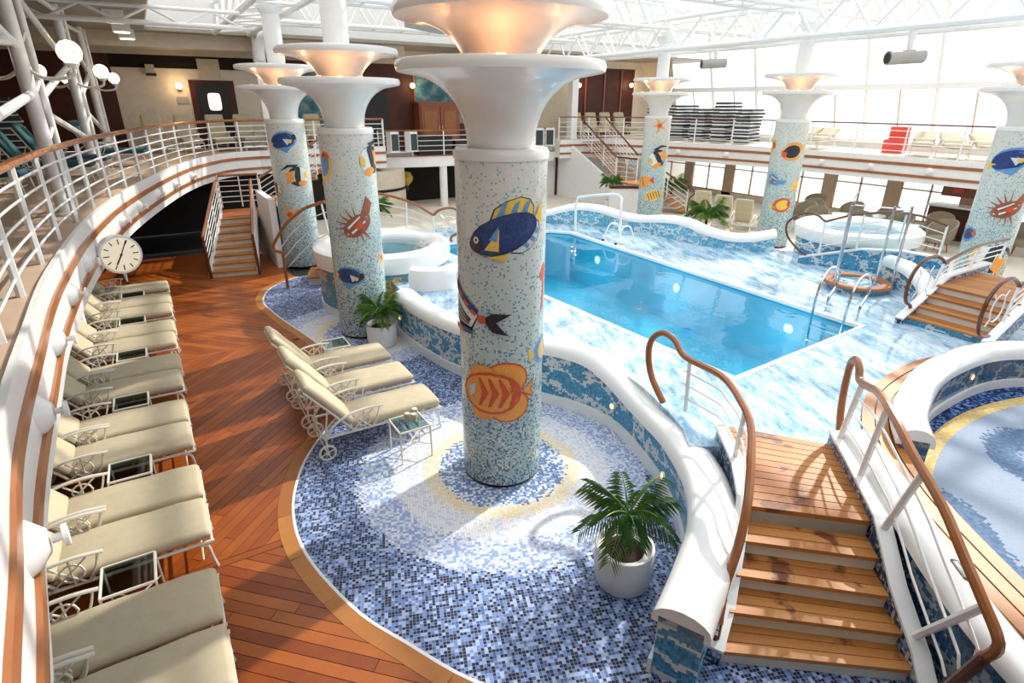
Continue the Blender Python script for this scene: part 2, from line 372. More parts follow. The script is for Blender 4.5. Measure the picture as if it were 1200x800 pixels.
# ------------------------------------------------------------------ floors
floor = struct(G().prism([(-8, -8), (26, -8), (26, 28), (-8, 28)], -.30, -.022, holes=[POOL]), 'floor', 'black')
for (nm, lab, poly, mt) in (('floor_far_side', None, [(13.2, -6), (25.9, -6), (25.9, 27), (4, 27), (4, 15.4), (13.2, 15.4)], 'cream_light'),):
    struct(G().prism(poly, -.021, 0), 'floor_far_side', mt)
mpoly = xy(MOS)+[(4.6, 14.6), (4.6, 10), (5, 6), (5, 3.4), (6.0, -.5)]
struct(G().prism(mpoly, -.021, .0), 'floor_mosaic', 'mosaic_floor')
# pale edging and curved teak border round the mosaic
mres = resample([Vector((p.x, p.y)) for p in MOS], 97)
struct(G().sweep(xy(mres), [(-.012, -.02), (.016, -.02), (.016, .002), (-.012, .002)]), 'trim_1', 'white_matte')
bord = thing('deck_border', 'curved teak border planks along the edge of the blue mosaic floor', 'deck border')
for k in range(0, 96, 4):
    G().sweep(xy(mres[k:k+5]), [(-.155, -.02), (-.014, -.02), (-.014, .001), (-.155, .001)]).obj('plank', 'teak_light', bord)
    bpy.context.view_layer.update()
# ---- teak deck: planks laid at 45 degrees in bays that meet on the column rows
def clip(poly, nx, ny, d):
    out = []
    for i in range(len(poly)):
        a, b = poly[i-1], poly[i]; fa = a[0]*nx+a[1]*ny-d; fb = b[0]*nx+b[1]*ny-d
        if (fa <= 0) != (fb <= 0): s = fa/(fa-fb); out.append((a[0]+(b[0]-a[0])*s, a[1]+(b[1]-a[1])*s))
        if fb <= 0: out.append(b)
    return out
def area(p): return abs(sum(p[i-1][0]*p[i][1]-p[i][0]*p[i-1][1] for i in range(len(p))))/2
rng = random.Random(4)
bo = []                                              # outer edge of the border strip
for i, p in enumerate(mres):
    a = mres[max(i-1, 0)]; b = mres[min(i+1, 96)]; t_ = (b-a).normalized(); bo.append((p.x-t_.y*.158, p.y+t_.x*.158))
nplank = 0; rest = G()
def bay(y0, y1, sgn, wid, ln, xl):
    global nplank
    right = [q for q in bo if y0 < q[1] < y1]
    def xa(y):
        for a, b in zip(bo, bo[1:]):
            if (a[1]-y)*(b[1]-y) <= 0 and a[1] != b[1]: return a[0]+(b[0]-a[0])*(y-a[1])/(b[1]-a[1])
        return 2.2
    reg = [(xl, y0), (xa(y0), y0)]+right+[(xa(y1), y1), (xl, y1)]
    ux, uy = math.cos(PI/4), sgn*math.sin(PI/4); vx, vy = -uy, ux
    cs = [q[0]*vx+q[1]*vy for q in reg]; al = [q[0]*ux+q[1]*uy for q in reg]
    d = min(cs); g = .006
    while d < max(cs):
        s = min(al)-rng.random()*ln
        while s < max(al):
            pl = clip(clip(clip(clip(reg, vx, vy, d+wid-g), -vx, -vy, -d), ux, uy, s+ln-g), -ux, -uy, -s)
            cl = []
            for q in pl:
                if not cl or (abs(q[0]-cl[-1][0])+abs(q[1]-cl[-1][1])) > 1e-4: cl.append(q)
            if len(cl) >= 3 and area(cl) > .006:
                if nplank < 295: G().prism(cl, -.02, 0).obj('plank', 'teak', floor_wood); nplank += 1
                else: rest.prism(cl, -.02, 0)
            s += ln
        d += wid
floor_wood = tag(struct(G().prism([(-3.4, 1.0), (2.4, 1.0), (2.4, 18.6), (-3.4, 18.6)], -.0215, -.0205), 'floor_wood', 'black'))
bay(1.6, 4.92, -1, .112, 2.3, -2.5); bay(5.02, 10.35, 1, .112, 2.3, -2.5); bay(10.45, 18.3, -1, .14, 3.6, -2.5)
for y in (4.97, 10.40):                              # straight seam boards between the bays
    xr = min(bo, key=lambda q: abs(q[1]-y))[0]; G().box(((xr-2.5)/2, y, -.01), (xr+2.5, .085, .02)).obj('plank', 'teak', floor_wood)
if rest.f: tag(rest.obj('far_planks', 'teak', floor_wood), kind='stuff')
# ------------------------------------------------------------------ pool surround and pool
sur = [(4.2, 3.35)]+[(p.x, p.y) for p in W1 if p.y > 3.5]+[(3.7, 11.5), (4.2, 13.6), (6.2, 14.8), (8.6, 14.85)]+xy(W2[5:])+[(13.3, 7.6), (13.4, 2.2), (9.6, 2.55), (8.6, 2.75), (7.6, 2.68), (6.7, 2.48), (6.05, 2.2), (5.45, 2.56)]
struct(G().prism(sur, -.02, PZ, holes=[POOL]), 'floor_pool_surround', 'surround_tile')
basin = thing('swimming_pool', 'rectangular turquoise swimming pool set in pale tiled surround', 'pool')
PB = -.55
pcx = sum(p[0] for p in POOL)/6; pcy = sum(p[1] for p in POOL)/6; POOLI = [(pcx+(x-pcx)*.993, pcy+(y-pcy)*.996) for x, y in POOL]
G().prism(POOLI, PB-.05, PB).obj('basin_floor', 'pool_tile', basin)
g = G()
for i in range(len(POOL)):
    a, b = POOLI[i-1], POOLI[i]; g.add([(*a, PB), (*b, PB), (*b, PZ-.01), (*a, PZ-.01)], [(0, 1, 2, 3)])
g.obj('basin_wall', 'pool_tile', basin)
pc = [Vector(p) for p in POOL]; pp = xy(pc)
G().sweep(pp[::-1], [(-.07, -.05), (.05, -.05), (.05, .006), (-.07, .006)], zs=[PZ]*len(pp), closed=True).obj('coping', 'white_paint', basin)
G().add([(*p, PZ-.07) for p in POOLI], [tuple(range(len(POOLI)))]).obj('water', 'water', basin)
for (px, py, d) in ((9.33, 5.6, -1), (9.42, 8.4, -1), (9.46, 11.2, -1), (5.88, 5.6, 1), (5.75, 8.4, 1), (5.62, 11.2, 1)):  # assumed lamps, added under water to brighten the basin
    lo_ = G().tube([(px, py, .28), (px+d*.05, py, .28)], .11, 16).obj('added_pool_lamp', 'white_paint', basin); G().tube([(px+d*.05, py, .28), (px+d*.055, py, .28)], .085, 16).obj('added_lamp_lens', 'added_lens_glow', lo_)
    l_ = bpy.data.lights.new('pool_fill_light', 'POINT'); l_.energy = 8; l_.color = (.85, .97, 1); l_.shadow_soft_size = .25; q_ = bpy.data.objects.new('pool_fill_light', l_); C.objects.link(q_); q_.parent = basin; q_.location = (px+d*.7, py, .10)  # unseen point light added to lift the pool colour
# ------------------------------------------------------------------ parapets round the pool
def parapet(name, label, path, zb, half, capr, kerb=None, mat='mosaic_wall', inner=PZ, capmat='gloss_white', group=None, ledge=False):
    o = thing(name, label, 'wall', group=group)
    P = path
    def sec(i):
        z = P[i].z-capr*.9; return [(-half, zb), (half, zb), (half, z), (-half, z)]
    G().sweep(xy(P), sec, zs=[0]*len(P)).obj('tiled_face', mat, o)
    def cap(i):
        z = P[i].z; w = half+.05; S = []
        for k in range(9): a = PI*k/8; S.append((w*math.cos(a), z-capr+capr*math.sin(a)))
        return S+[(-w, z-capr-.05), (w, z-capr-.05)]
    G().sweep(xy(P), cap, zs=[0]*len(P)).obj('cap', capmat, o, smooth=True)
    if kerb: G().sweep(xy(P), [(-half-.035, zb), (-half+.01, zb), (-half+.01, zb+kerb), (-half-.035, zb+kerb)]).obj('kerb', 'white_paint', o)
    return o
def spot(o, p, n):
    n = Vector(n).normalized(); q = Vector(p); g = G(); g.tube([q-n*.01, q+n*.012], .045, 12); s = g.obj('spot_ring', 'gloss_white', o)
    G().tube([q+n*.010, q+n*.018], .030, 12).obj('spot_lens', 'lamp_warm', s)
w1 = parapet('wavy_parapet', 'wavy white-capped parapet with blue drift mosaic beside the potted palm and steps', W1, 0, .165, .13, .15)
spot(w1, (4.53, 4.9, .38), (-1, .05, 0)); spot(w1, (3.33, 9.35, .42), (-1, 0, 0)); spot(w1, (3.98, 3.45, .4), (-1, .6, 0))
w2 = parapet('wavy_parapet', 'wavy white-capped parapet with pale blue mosaic along the far side of the pool', W2, 0, .16, .13, None, 'mosaic_wall_light')
G().sweep(xy(W2), [(-.5, PZ), (-.16, PZ), (-.16, PZ+.10), (-.5, PZ+.10)][::1]).obj('ledge', 'mosaic_wall', w2)
for i in (12, 19, 26, 33, 40, 47, 54):
    p = W2[i]; a, b = W2[i-1], W2[i+1]; t_ = (b-a).normalized(); n_ = Vector((t_.y, -t_.x, 0)); spot(w2, (p.x-n_.x*-.17*-1, p.y-n_.y*.17, 1.0), -n_)
# ---- near steps
SLx = [Vector(p) for p in ((3.02, 1.82), (3.24, 1.96), (3.46, 2.10), (3.68, 2.24), (3.91, 2.40))]
SRx = [Vector(p) for p in ((4.10, .98), (4.20, 1.14), (4.31, 1.33), (4.46, 1.53), (4.63, 1.73))]
steps = thing('pool_steps', 'wide teak steps with pale risers leading up to the pool surround', 'steps', (3.5, 1.4, 0))
bpy.context.view_layer.update()
inv = Matrix.Translation((-3.5, -1.4, 0))
def addp(g, name, mat, par, m=inv, **k):
    g.v = [tuple(m @ Vector(v)) for v in g.v]; return g.obj(name, mat, par, **k)
rise = .15
for i in range(5):
    z = rise*(i+1); a, b = SLx[i], SRx[i]
    if i < 4: c, d = SLx[i+1], SRx[i+1]
    back = (((c-a)+(d-b))/2).normalized()
    ra, rb = a+back*.03, b+back*.03
    addp(G().prism([ra, rb, rb+back*.03, ra+back*.03], z-rise-.0 if i else 0, z-.035), 'riser', 'riser_white', steps)
    if i < 4:
        e, f_ = c+back*.06, d+back*.06; n = 3
        for k in range(n):
            q = [a.lerp(e, k/n), b.lerp(f_, k/n), b.lerp(f_, (k+1)/n-.025), a.lerp(e, (k+1)/n-.025)]
            addp(G().prism(q, z-.036, z), 'board', 'teak_step', steps)
        addp(G().prism([a+back*.02, b+back*.02, f_, e], z-.04, z-.012), 'tread_bed', 'black', steps)
la, lb, lc, ld = SLx[4], SRx[4], Vector((5.5, 2.58)), Vector((4.80, 3.48))
addp(G().prism([la+Vector((.03, .02)), lb+Vector((.03, .02)), lc, ld], 0.02, PZ+.001), 'landing_bed', 'black', steps)
for k in range(12):
    q = [la.lerp(ld, k/12), lb.lerp(lc, k/12), lb.lerp(lc, (k+1)/12-.008), la.lerp(ld, (k+1)/12-.008)]
    if k == 0: addp(G().prism(q, PZ-.036, PZ+.012), 'board', 'teak_step', steps)
    else: addp(G().prism(q, PZ-.02, PZ+.012), 'board', 'teak_step', steps)
# stringers: tile-clad side with white plate
def stringer(par, P, name='stringer', w=.05, h=.16, m=inv, mat='white_paint', side='mosaic_stringer', dz=.06):
    Q = [Vector(p) for p in P]
    addp(G().sweep([tuple(q) for q in Q], [(-w, -h), (w, -h), (w, dz), (-w, dz)]), name+'_side', side, par, m)
    addp(G().sweep([tuple(q) for q in Q], [(-w-.015, dz-.01), (w+.015, dz-.01), (w+.015, dz+.022), (-w-.015, dz+.022)]), name, mat, par, m)
stringer(steps, [(2.98, 1.86, .08), (3.28, 2.02, .23), (3.7, 2.30, .53), (3.93, 2.46, .74), (4.25, 2.8, .8), (4.62, 3.3, .8)], h=.3)
stringer(steps, [(4.05, .86, .1), (4.16, .98, .20), (4.38, 1.32, .46), (4.68, 1.68, .76), (5.15, 2.2, .82), (5.55, 2.62, .82)], h=.32)
# ---- cheek wall right of the steps, teak ledge and sunken patio
cheek = cat([(5.60, 2.42, 1.0), (5.22, 1.98, 1.0), (4.86, 1.55, .95), (4.50, 1.06, .86), (4.22, .56, .78), (4.0, 0.0, .72)], 5)
ck = parapet('cheek_wall', 'low white-capped wall beside the step railing with dark slot light', cheek, 0, .10, .10, None, 'mosaic_dark')
p = cheek[15]; d_ = (cheek[16]-cheek[14]).normalized(); e_ = Vector((.03, -.02, -.012))
G().tube([p+e_-d_*.10, p+e_-d_*.085, p+e_+d_*.085, p+e_+d_*.10], [.018, .04, .04, .018], 12, flat=.45).obj('slot_light', 'rail_dark', ck, smooth=True)
e_.z += .012; G().tube([p+e_-d_*.075, p+e_-d_*.065, p+e_+d_*.065, p+e_+d_*.075], [.01, .024, .024, .01], 12, flat=.4).obj('slot_lens', 'grey_metal', ck, smooth=True)
LED = cat([(4.2, -.3), (4.42, .3), (4.95, 1.15), (5.45, 1.80), (6.05, 2.35), (6.9, 2.80), (7.7, 2.97), (8.6, 2.99), (9.6, 2.75)], 6)
led = thing('teak_ledge', 'curved teak ledge of three boards around the sunken mosaic patio', 'ledge')
LZ = PZ+.004
for k in range(3):
    o0 = -.20+k*.135; G().sweep(xy(LED), [(o0, 0), (o0+.118, 0), (o0+.118, .03), (o0, .03)], zs=[LZ]*len(LED)).obj('board', 'teak_light', led)
G().sweep(xy(LED), [(-.20, -.3), (.205, -.3), (.205, .012), (-.20, .012)], zs=[LZ]*len(LED)).obj('ledge_bed', 'black', led)
FZ = .45
patio = [(p.x, p.y) for p in LED]+[(12.5, 1.8), (13, -6), (4.2, -6)]
struct(G().prism(patio, -.02, FZ), 'floor_patio', 'mosaic_swirl')
W4 = cat([(6.06, 2.08, 1.02), (6.42, 2.34, 1.08), (6.85, 2.50, 1.12), (7.45, 2.66, 1.14), (8.1, 2.72, 1.14), (9.0, 2.70, 1.10), (9.7, 2.48, 1.06), (10.4, 2.0, 1.04)], 5)
w4 = parapet('curved_parapet', 'thick white tubular parapet curving round the sunken patio with dark mosaic inside', W4[::-1], FZ, .12, .14, .12, 'mosaic_dark')
spot(w4, (6.73, 2.34, .70), (.3, -1, 0)); spot(w4, (8.6, 2.59, .76), (0, -1, 0))
for x in (7.05, 7.40): G().box((x, 2.475+(x-7.05)*.2, .78), (.2, .02, .16), .25, ry=.35).obj('mosaic_panel', ['f_pale'], w4)
# ---- deck edges (upper promenade)
DZ = 2.45
def slab(name, edge, outer, lo=1.75):
    poly = edge+outer; struct(G().prism(poly, lo+.02, DZ), name, ['white_matte'])
slab('floor_balcony_left', EDGE_L, [(7.6, 24.6), (-7, 24.6), (-7, -3), (-.3, -3)])
slab('floor_balcony_right', EDGE_R[::1], [(15.6, 24.6), (25, 24.6), (25, 2)])
def fascia(edge, sgn, name):
    P = edge; n = len(P)
    s = lambda o, a, b: [(0, a), (o*sgn, a), (o*sgn, b), (0, b)]
    struct(G().sweep(P, s(.05, 1.75, DZ+.05)), 'wall_fascia_'+name, 'white_paint')
    struct(G().sweep(P, s(.075, 2.235, 2.325)), 'trim_2', 'trim_wood'); struct(G().sweep(P, s(.075, 1.905, 1.985)), 'trim_3', 'trim_wood')
fascia(EDGE_L, 1, 'left'); fascia(EDGE_R, -1, 'right')
struct(G().prism([(x, y) for x, y in EDGE_L]+[(7.6, 24.4), (-6.9, 24.4), (-6.9, -2.9), (-.3, -2.9)], DZ, DZ+.012), 'floor_promenade_left', 'tan_panel')
struct(G().prism([(x, y) for x, y in EDGE_R]+[(15.6, 24.4), (24.9, 24.4), (24.9, 2)], DZ, DZ+.012), 'floor_promenade_right', 'cream_light')
# bandstand between the two balconies
struct(G().prism([(7.6, 22.7), (9.4, 22.2), (12, 22.0), (15.6, 22.0), (15.6, 24.6), (7.6, 24.6)], 1.62, 2.02), 'floor_bandstand', 'white_paint')
struct(G().sweep([(7.62, 22.68), (9.4, 22.19), (12, 21.99), (15.6, 21.99)], [(0, 2.02), (.03, 2.02), (.03, 2.06), (0, 2.06)]), 'trim_4', 'trim_wood')
struct(G().prism(xy(EDGE_L)+[(7.5, 22.6), (7.5, 24.4), (-6.9, 24.4), (-6.9, -2.9), (-.35, -2.9)], 1.752, 1.768), 'ceiling_shade_sheet', 'dark_band_and_shade')  # dark sheet puts the shade below the white slab into colour
# aft balcony under the camera
struct(G().prism([(-.3, .3), (.3, -.25), (1.2, -.75), (3, -1.4), (6, -2.0), (12, -2.2), (20.3, 2.0), (20.3, -7), (-7, -7), (-7, -3), (-.3, -3)], 1.77, DZ), 'floor_balcony_aft', 'white_matte')
# ------------------------------------------------------------------ outer walls
BY = 24.6
def wbox(name, x0, x1, y0, y1, z0, z1, mat): return struct(G().box(((x0+x1)/2, (y0+y1)/2, (z0+z1)/2), (x1-x0, y1-y0, z1-z0)), name, mat)
wbox('wall_back_brown', -7, -.5, BY, BY+.2, 2.46, 5.45, 'brown_panel')
wbox('wall_back_cream', -.5, 4.1, BY, BY+.2, 2.46, 5.05, 'cream_light')
wbox('wall_back_band', -.5, 4.1, BY-.03, BY+.2, 5.05, 5.45, 'dark_band_and_shade')
wbox('wall_back_soffit', -7, 16, BY-.05, BY+.2, 5.45, 7.4, 'cream_wall')
wbox('wall_back_panelled', 4.1, 13.2, BY, BY+.2, 2.03, 5.45, 'brown_panel')
wbox('wall_back_tan', 13.2, 18.2, BY, BY+.2, 2.03, 5.45, 'cream_wall')
wbox('wall_back_maroon', 18.2, 22.4, BY, BY+.2, 2.46, 5.62, 'brown_panel')
wbox('wall_back_upper', 16, 25, BY+.02, BY+.22, 5.45, 7.4, 'cream_light')
wbox('wall_back_right', 22.4, 25, BY, BY+.2, 2.46, 5.7, 'cream_light')
wbox('wall_left_upper', -7.2, -7, -7, BY, 2.46, 7.4, 'brown_panel')
wbox('wall_left_lower', -3.65, -3.45, -7, 21.9, 0, 1.75, 'dark_band_and_shade')  # shade under the balcony is painted into this near-black wall
wbox('wall_back_lower', -3.6, 6.2, 21.7, 21.9, 0, 1.77, 'dark_band_and_shade')  # near-black colour paints the shade behind the deck stairs
wbox('wall_back_hall', 2.9, 17, BY-.4, BY-.2, -.02, 1.7, 'dark_band_and_shade')
wbox('wall_lobby', 15.2, 25, 22.6, 22.8, 0, 1.77, 'white_matte')
wbox('wall_aft', -7, 25, -7.2, -7, -.3, 7.4, 'cream_wall')
struct(G().tube([(7.2, 22.9, 0), (7.2, 22.9, 1.62)], 1.5, 40), 'wall_round', 'cream_wall', smooth=True)
struct(G().lathe([(1.5, .85), (1.52, .85), (1.52, .95), (1.5, .95)], 40, (7.2, 22.9, 0), close=True), 'trim_5', 'dark_band_and_shade')
# ceilings
wbox('ceiling_left', -7, .6, -7, BY, 5.95, 6.05, 'grey_soffit')
wbox('ceiling_back', .6, 25, 21.9, BY, 5.95, 6.05, 'grey_soffit')
wbox('ceiling_beam', -7, 9, 22.6, 23.4, 5.55, 5.95, 'cream_wall')
wbox('ceiling_aft', .6, 25, -7, -3, 5.95, 6.05, 'grey_soffit')
# ------------------------------------------------------------------ mosaic columns with double funnels
COLS = [(2.90, 4.97), (2.89, 10.11), (3.01, 15.63), (15.37, 15.52), (15.92, 10.74), (15.38, 5.18)]
CAM_ANG = [math.atan2(-y, -x) for x, y in COLS]
R0 = .45
def funnel(z0, r0, z1, r1, n=14):
    pr = []
    for k in range(n+1):
        s = k/n; pr.append((r0+(r1-r0)*(1-math.sqrt(max(0, 1-s**2.1))), z0+(z1-z0)*s**.92))
    return pr
def fish_patch(g, cx, th, z, pts, mi, off, flip=1, rot=0, sc=1.):
    # pts in metres (u to the viewer's right, v up) laid on the shaft at radius R0+off
    c, s = math.cos(rot), math.sin(rot); V = []
    q = [((x*c*flip-y*s*1)*sc if False else ((x*flip)*c-y*s)*sc, ((x*flip)*s+y*c)*sc) for x, y in pts]
    # subdivide along u so the patch follows the curve
    cu = sum(a for a, b in q)/len(q); cv = sum(b for a, b in q)/len(q)
    ring = []
    for i in range(len(q)):
        a, b = q[i], q[(i+1) % len(q)]; n = max(1, int(abs(b[0]-a[0])/.06)+1)
        for k in range(n): ring.append((a[0]+(b[0]-a[0])*k/n, a[1]+(b[1]-a[1])*k/n))
    rad = R0+off
    P = lambda u, v: (rad*math.cos(th+u/R0), rad*math.sin(th+u/R0), z+v)
    n = len(ring); V = []; F = []
    for m in (1., .66, .33):
        for (u, v) in ring: V.append(P(cu+(u-cu)*m, cv+(v-cv)*m))
    V.append(P(cu, cv))
    for L in (0, 1):
        for i in range(n): F.append((L*n+i, L*n+(i+1) % n, (L+1)*n+(i+1) % n, (L+1)*n+i))
    for i in range(n): F.append((2*n+i, 2*n+(i+1) % n, 3*n))
    g.add(V, F, mi)
FM = ['f_navy', 'f_blue', 'f_black', 'f_yellow', 'f_white', 'f_orange', 'f_red', 'f_brown', 'f_pale']
NAVY, BLUE, BLK, YEL, WHT, ORG, RED, BRN, PAL = range(9)
def ell(cx, cy, a, b, n=16, a0=0, a1=2*PI): return [(cx+a*math.cos(a0+(a1-a0)*k/(n if a1-a0 < 6 else n)), cy+b*math.sin(a0+(a1-a0)*k/n)) for k in range(n+(1 if a1-a0 < 6 else 0))]
def rel(cx, cy, a, b, rot, n=18): return [(cx+a*math.cos(t_)*math.cos(rot)-b*math.sin(t_)*math.sin(rot), cy+a*math.cos(t_)*math.sin(rot)+b*math.sin(t_)*math.cos(rot)) for t_ in [2*PI*k/n for k in range(n)]]
def tang():            # blue fish facing left and slightly down, dorsal fin striped yellow, anal fin striped white
    D = [(-.17, .08), (-.13, .19), (-.02, .26), (.11, .295), (.21, .27), (.26, .20), (.25, .10), (.05, .10)]; A = [(.02, -.20), (.12, -.21), (.22, -.17), (.31, -.09), (.34, .0), (.31, .08), (.20, .06), (.08, -.10)]
    sh = lambda P, cx, cy, k: [(cx+(x-cx)*k, cy+(y-cy)*k) for x, y in P]
    L = [(BLK, D), (YEL, sh(D, .08, .17, .93)), (BLK, A), (PAL, sh(A, .2, -.07, .92))]
    for x in (-.08, .03, .13): L.append((BLUE, [(x-.03, .11), (x+.03, .24), (x+.075, .26), (x+.03, .11)]))
    for x, y in ((.13, -.13), (.2, -.08), (.25, -.01)): L.append((BLUE, [(x-.04, y+.04), (x+.05, y-.035), (x+.075, y-.005), (x-.02, y+.07)]))
    L += [(YEL, [(.21, .06), (.28, .14), (.345, .26), (.35, .05), (.29, .08)]), (BLK, rel(-.04, -.03, .335, .165, .36)), (NAVY, rel(-.035, -.025, .32, .152, .36)), (BLK, rel(-.29, -.125, .07, .07, .4, 12)),
          (YEL, [(-.21, -.17), (-.08, .02), (-.085, -.18)]), (BLUE, [(-.17, -.08), (-.085, .05), (-.10, -.09)]), (YEL, [(-.18, -.235), (.0, -.20), (-.03, -.265)]), (WHT, ell(-.285, -.085, .026, .032, 8)), (BLK, ell(-.285, -.085, .012, .015, 6))]
    return L
def striped():         # left end hidden round the shaft; tail to the right
    L = [(BLK, [(-.42, -.20), (-.05, -.20), (.05, -.02), (-.05, .05), (-.42, .36)]), (WHT, [(-.40, -.17), (-.06, -.17), (.03, -.02), (-.40, .26)])]
    for k in range(4): L.append((BLK, [(-.40, .12-.08*k), (-.06-.02*k, -.08-.025*k), (-.08, -.11-.02*k), (-.40, .08-.08*k)]))
    L += [(NAVY, [(-.42, .36), (.05, .04), (.0, -.03), (-.42, .25)])]+[(RED, [(-.36+.11*k, .30-.085*k), (-.30+.11*k, .255-.085*k), (-.33+.11*k, .19-.072*k), (-.39+.11*k, .235-.075*k)]) for k in range(4)]
    L += [(RED, ell(.09, -.05, .06, .05, 8)), (NAVY, [(-.40, -.18), (-.05, -.18), (-.02, -.24), (-.36, -.25)]), (RED, [(-.30, -.18), (-.2, -.18), (-.18, -.23), (-.29, -.24)]),
          (BLK, [(.13, -.02), (.20, .03), (.40, .02), (.26, .0), (.22, -.06), (.24, -.13), (.36, -.22), (.20, -.18), (.13, -.09)])]
    return L
def orangefish():
    L = [(RED, ell(.12, .16, .25, .20)), (ORG, ell(.12, .16, .23, .18)), (RED, ell(.14, -.16, .25, .20)), (ORG, ell(.14, -.16, .23, .18)), (RED, [(.30, -.02), (.46, .13), (.42, 0), (.46, -.12)]), (ORG, [(.30, 0), (.44, .10), (.40, 0), (.44, -.09)]),
         (ORG, ell(-.14, .20, .16, .12, 10)), (ORG, ell(-.14, -.24, .14, .10, 10)), (RED, ell(-.05, -.01, .34, .25)), (ORG, ell(-.05, -.01, .31, .22))]
    for k in range(4): L.append((RED, [(-.18+.11*k, .17), (-.15+.11*k, .17), (-.06+.11*k, 0), (-.15+.11*k, -.17), (-.18+.11*k, -.17), (-.10+.11*k, 0)]))
    L += [(PAL, [(-.30, .04), (-.20, .10), (-.22, -.03), (-.28, -.08)])]
    return L
def lion(c=BRN):
    L = [(c, ell(0, 0, .22, .13)), (c, [(.10, .08), (.34, .24), (.36, .10), (.20, .0)])]
    for k in range(11): a = 1.2+k*.36; L.append((c, [(.10*math.cos(a)-.02, .08*math.sin(a)-.012), (.34*math.cos(a), .30*math.sin(a)), (.10*math.cos(a)+.02, .08*math.sin(a)+.012)]))
    L += [(WHT, [(-.12, .06), (.10, .09), (.10, .07), (-.12, .03)]), (WHT, [(-.12, -.02), (.12, .0), (.12, -.02), (-.12, -.05)]), (RED, ell(.02, -.01, .06, .05, 8))]
    return L
def moorish():
    return [(BLK, ell(0, 0, .27, .24)), (WHT, ell(.06, .0, .20, .22)), (BLK, [(-.06, .26), (.06, .20), (.04, -.16), (-.08, -.26), (-.10, 0)]), (ORG, [(-.10, .14), (-.34, .10), (-.28, -.06), (-.34, -.20), (-.12, -.12)]), (ORG, ell(.10, -.17, .13, .07, 10)),
            (BLK, [(-.05, .22), (-.25, .24), (-.44, .14), (-.24, .29), (.02, .29)]), (YEL, ell(.20, .03, .05, .10, 8))]
def bluefish():
    return [(BLUE, ell(0, .02, .33, .21)), (NAVY, ell(-.02, .02, .30, .17)), (YEL, [(-.26, .0), (-.42, .08), (-.38, 0), (-.42, -.10)]), (PAL, [(.0, .06), (.20, .0), (.06, -.10)]), (YEL, ell(.14, -.03, .05, .04, 8)), (BLK, ell(.26, .04, .06, .07, 8)), (BLUE, [(-.2, -.12), (.16, -.14), (.0, -.27)])]
def star():
    P = [];
    for k in range(10): a = PI/2+k*PI/5; r_ = .26 if k % 2 == 0 else .07; P.append((r_*math.cos(a), r_*math.sin(a)))
    return [(ORG, P), (RED, ell(0, 0, .06, .06, 8))]
def wedge(c1, c2): return [(c1, [(-.30, 0), (-.05, .20), (.22, .12), (.22, -.12), (-.05, -.20)]), (c2, [(.20, .0), (.34, .14), (.34, -.14)]), (c2, [(-.10, .14), (-.04, .14), (.02, -.14), (-.04, -.14)]), (BLK, ell(-.18, .03, .025, .025, 6))]
def stripey(c1, c2): return [(c1, ell(0, 0, .30, .19))]+[(c2, [(-.20+.1*k, .15-abs(k-2)*.02), (-.16+.1*k, .15), (-.13+.1*k, -.13), (-.17+.1*k, -.13)]) for k in range(5)]+[(c1, [(.27, 0), (.40, .10), (.40, -.10)])]
def butterfly(c1, c2): return [(c1, ell(0, 0, .28, .22)), (c2, ell(.02, 0, .20, .15)), (YEL, [(-.26, .0), (-.40, .12), (-.36, -.10)]), (RED, ell(.20, -.02, .06, .10, 8)), (BLK, ell(.18, .04, .025, .03, 6))]
def seahorse(): return [(RED, [(0, .30), (.05, .32), (.10, .24), (.05, .10), (.09, -.05), (.03, -.22), (-.06, -.30), (.0, -.18), (.02, -.05), (-.02, .10), (.02, .22), (-.10, .17), (-.10, .20)])]
FISH = [
 [('tang', tang(), .15, 2.92, 1.06, .0, 1), ('striped', striped(), -.62, 2.08, .95, 0, 1), ('round_orange', orangefish(), -.16, 1.22, .98, .0, 1), ('seahorse', seahorse(), 1.18, 2.28, .85, 0, 1), ('angelfish', butterfly(BLUE, YEL), 1.30, 1.60, .75, 0, 1)],
 [('angelfish', moorish(), .95, 3.13, .95, .2, -1), ('butterfly', butterfly(YEL, BLUE), -1.10, 3.04, .95, 1.2, 1), ('lionfish', lion(), .10, 2.08, 1.25, .6, 1), ('blue', bluefish(), -.40, 1.18, .80, -.1, 1), ('sea_star', star(), 1.15, 1.45, .8, 0, 1)],
 [('blue', bluefish(), -.22, 3.14, 1.0, .2, 1), ('moorish', moorish(), .33, 2.32, .98, 0, 1), ('moorish', moorish(), -1.05, 2.0, .6, 0, 1), ('sea_star', star(), -.41, 1.40, 1.2, .3, 1)],
 [('sea_star', star(), .16, 3.32, 1.2, .4, 1), ('moorish', moorish(), .26, 2.25, 1.2, .5, -1), ('wedge', wedge(ORG, RED), -.70, 1.45, 1.1, .2, 1), ('striped', stripey(YEL, BRN), .15, .98, .95, .3, 1)],
 [('butterfly', butterfly(ORG, BLK), .32, 2.78, 1.15, .2, -1), ('spiny', lion(BLUE), -.60, 1.98, .95, -.6, 1), ('round', butterfly(RED, YEL), .24, 1.28, .95, .2, 1), ('butterfly', butterfly(YEL, ORG), -1.45, 2.90, 1.0, .2, 1), ('wedge', wedge(YEL, ORG), .95, 1.83, .7, 1.2, 1)],
 [('blue', bluefish(), -.10, 2.98, 1.1, .3, 1), ('lionfish', lion(), .35, 2.02, 1.25, .4, 1), ('butterfly', butterfly(BLUE, NAVY), -.98, 1.42, .75, .4, 1), ('moorish', moorish(), .2, .95, 1.25, -.3, -1)]]
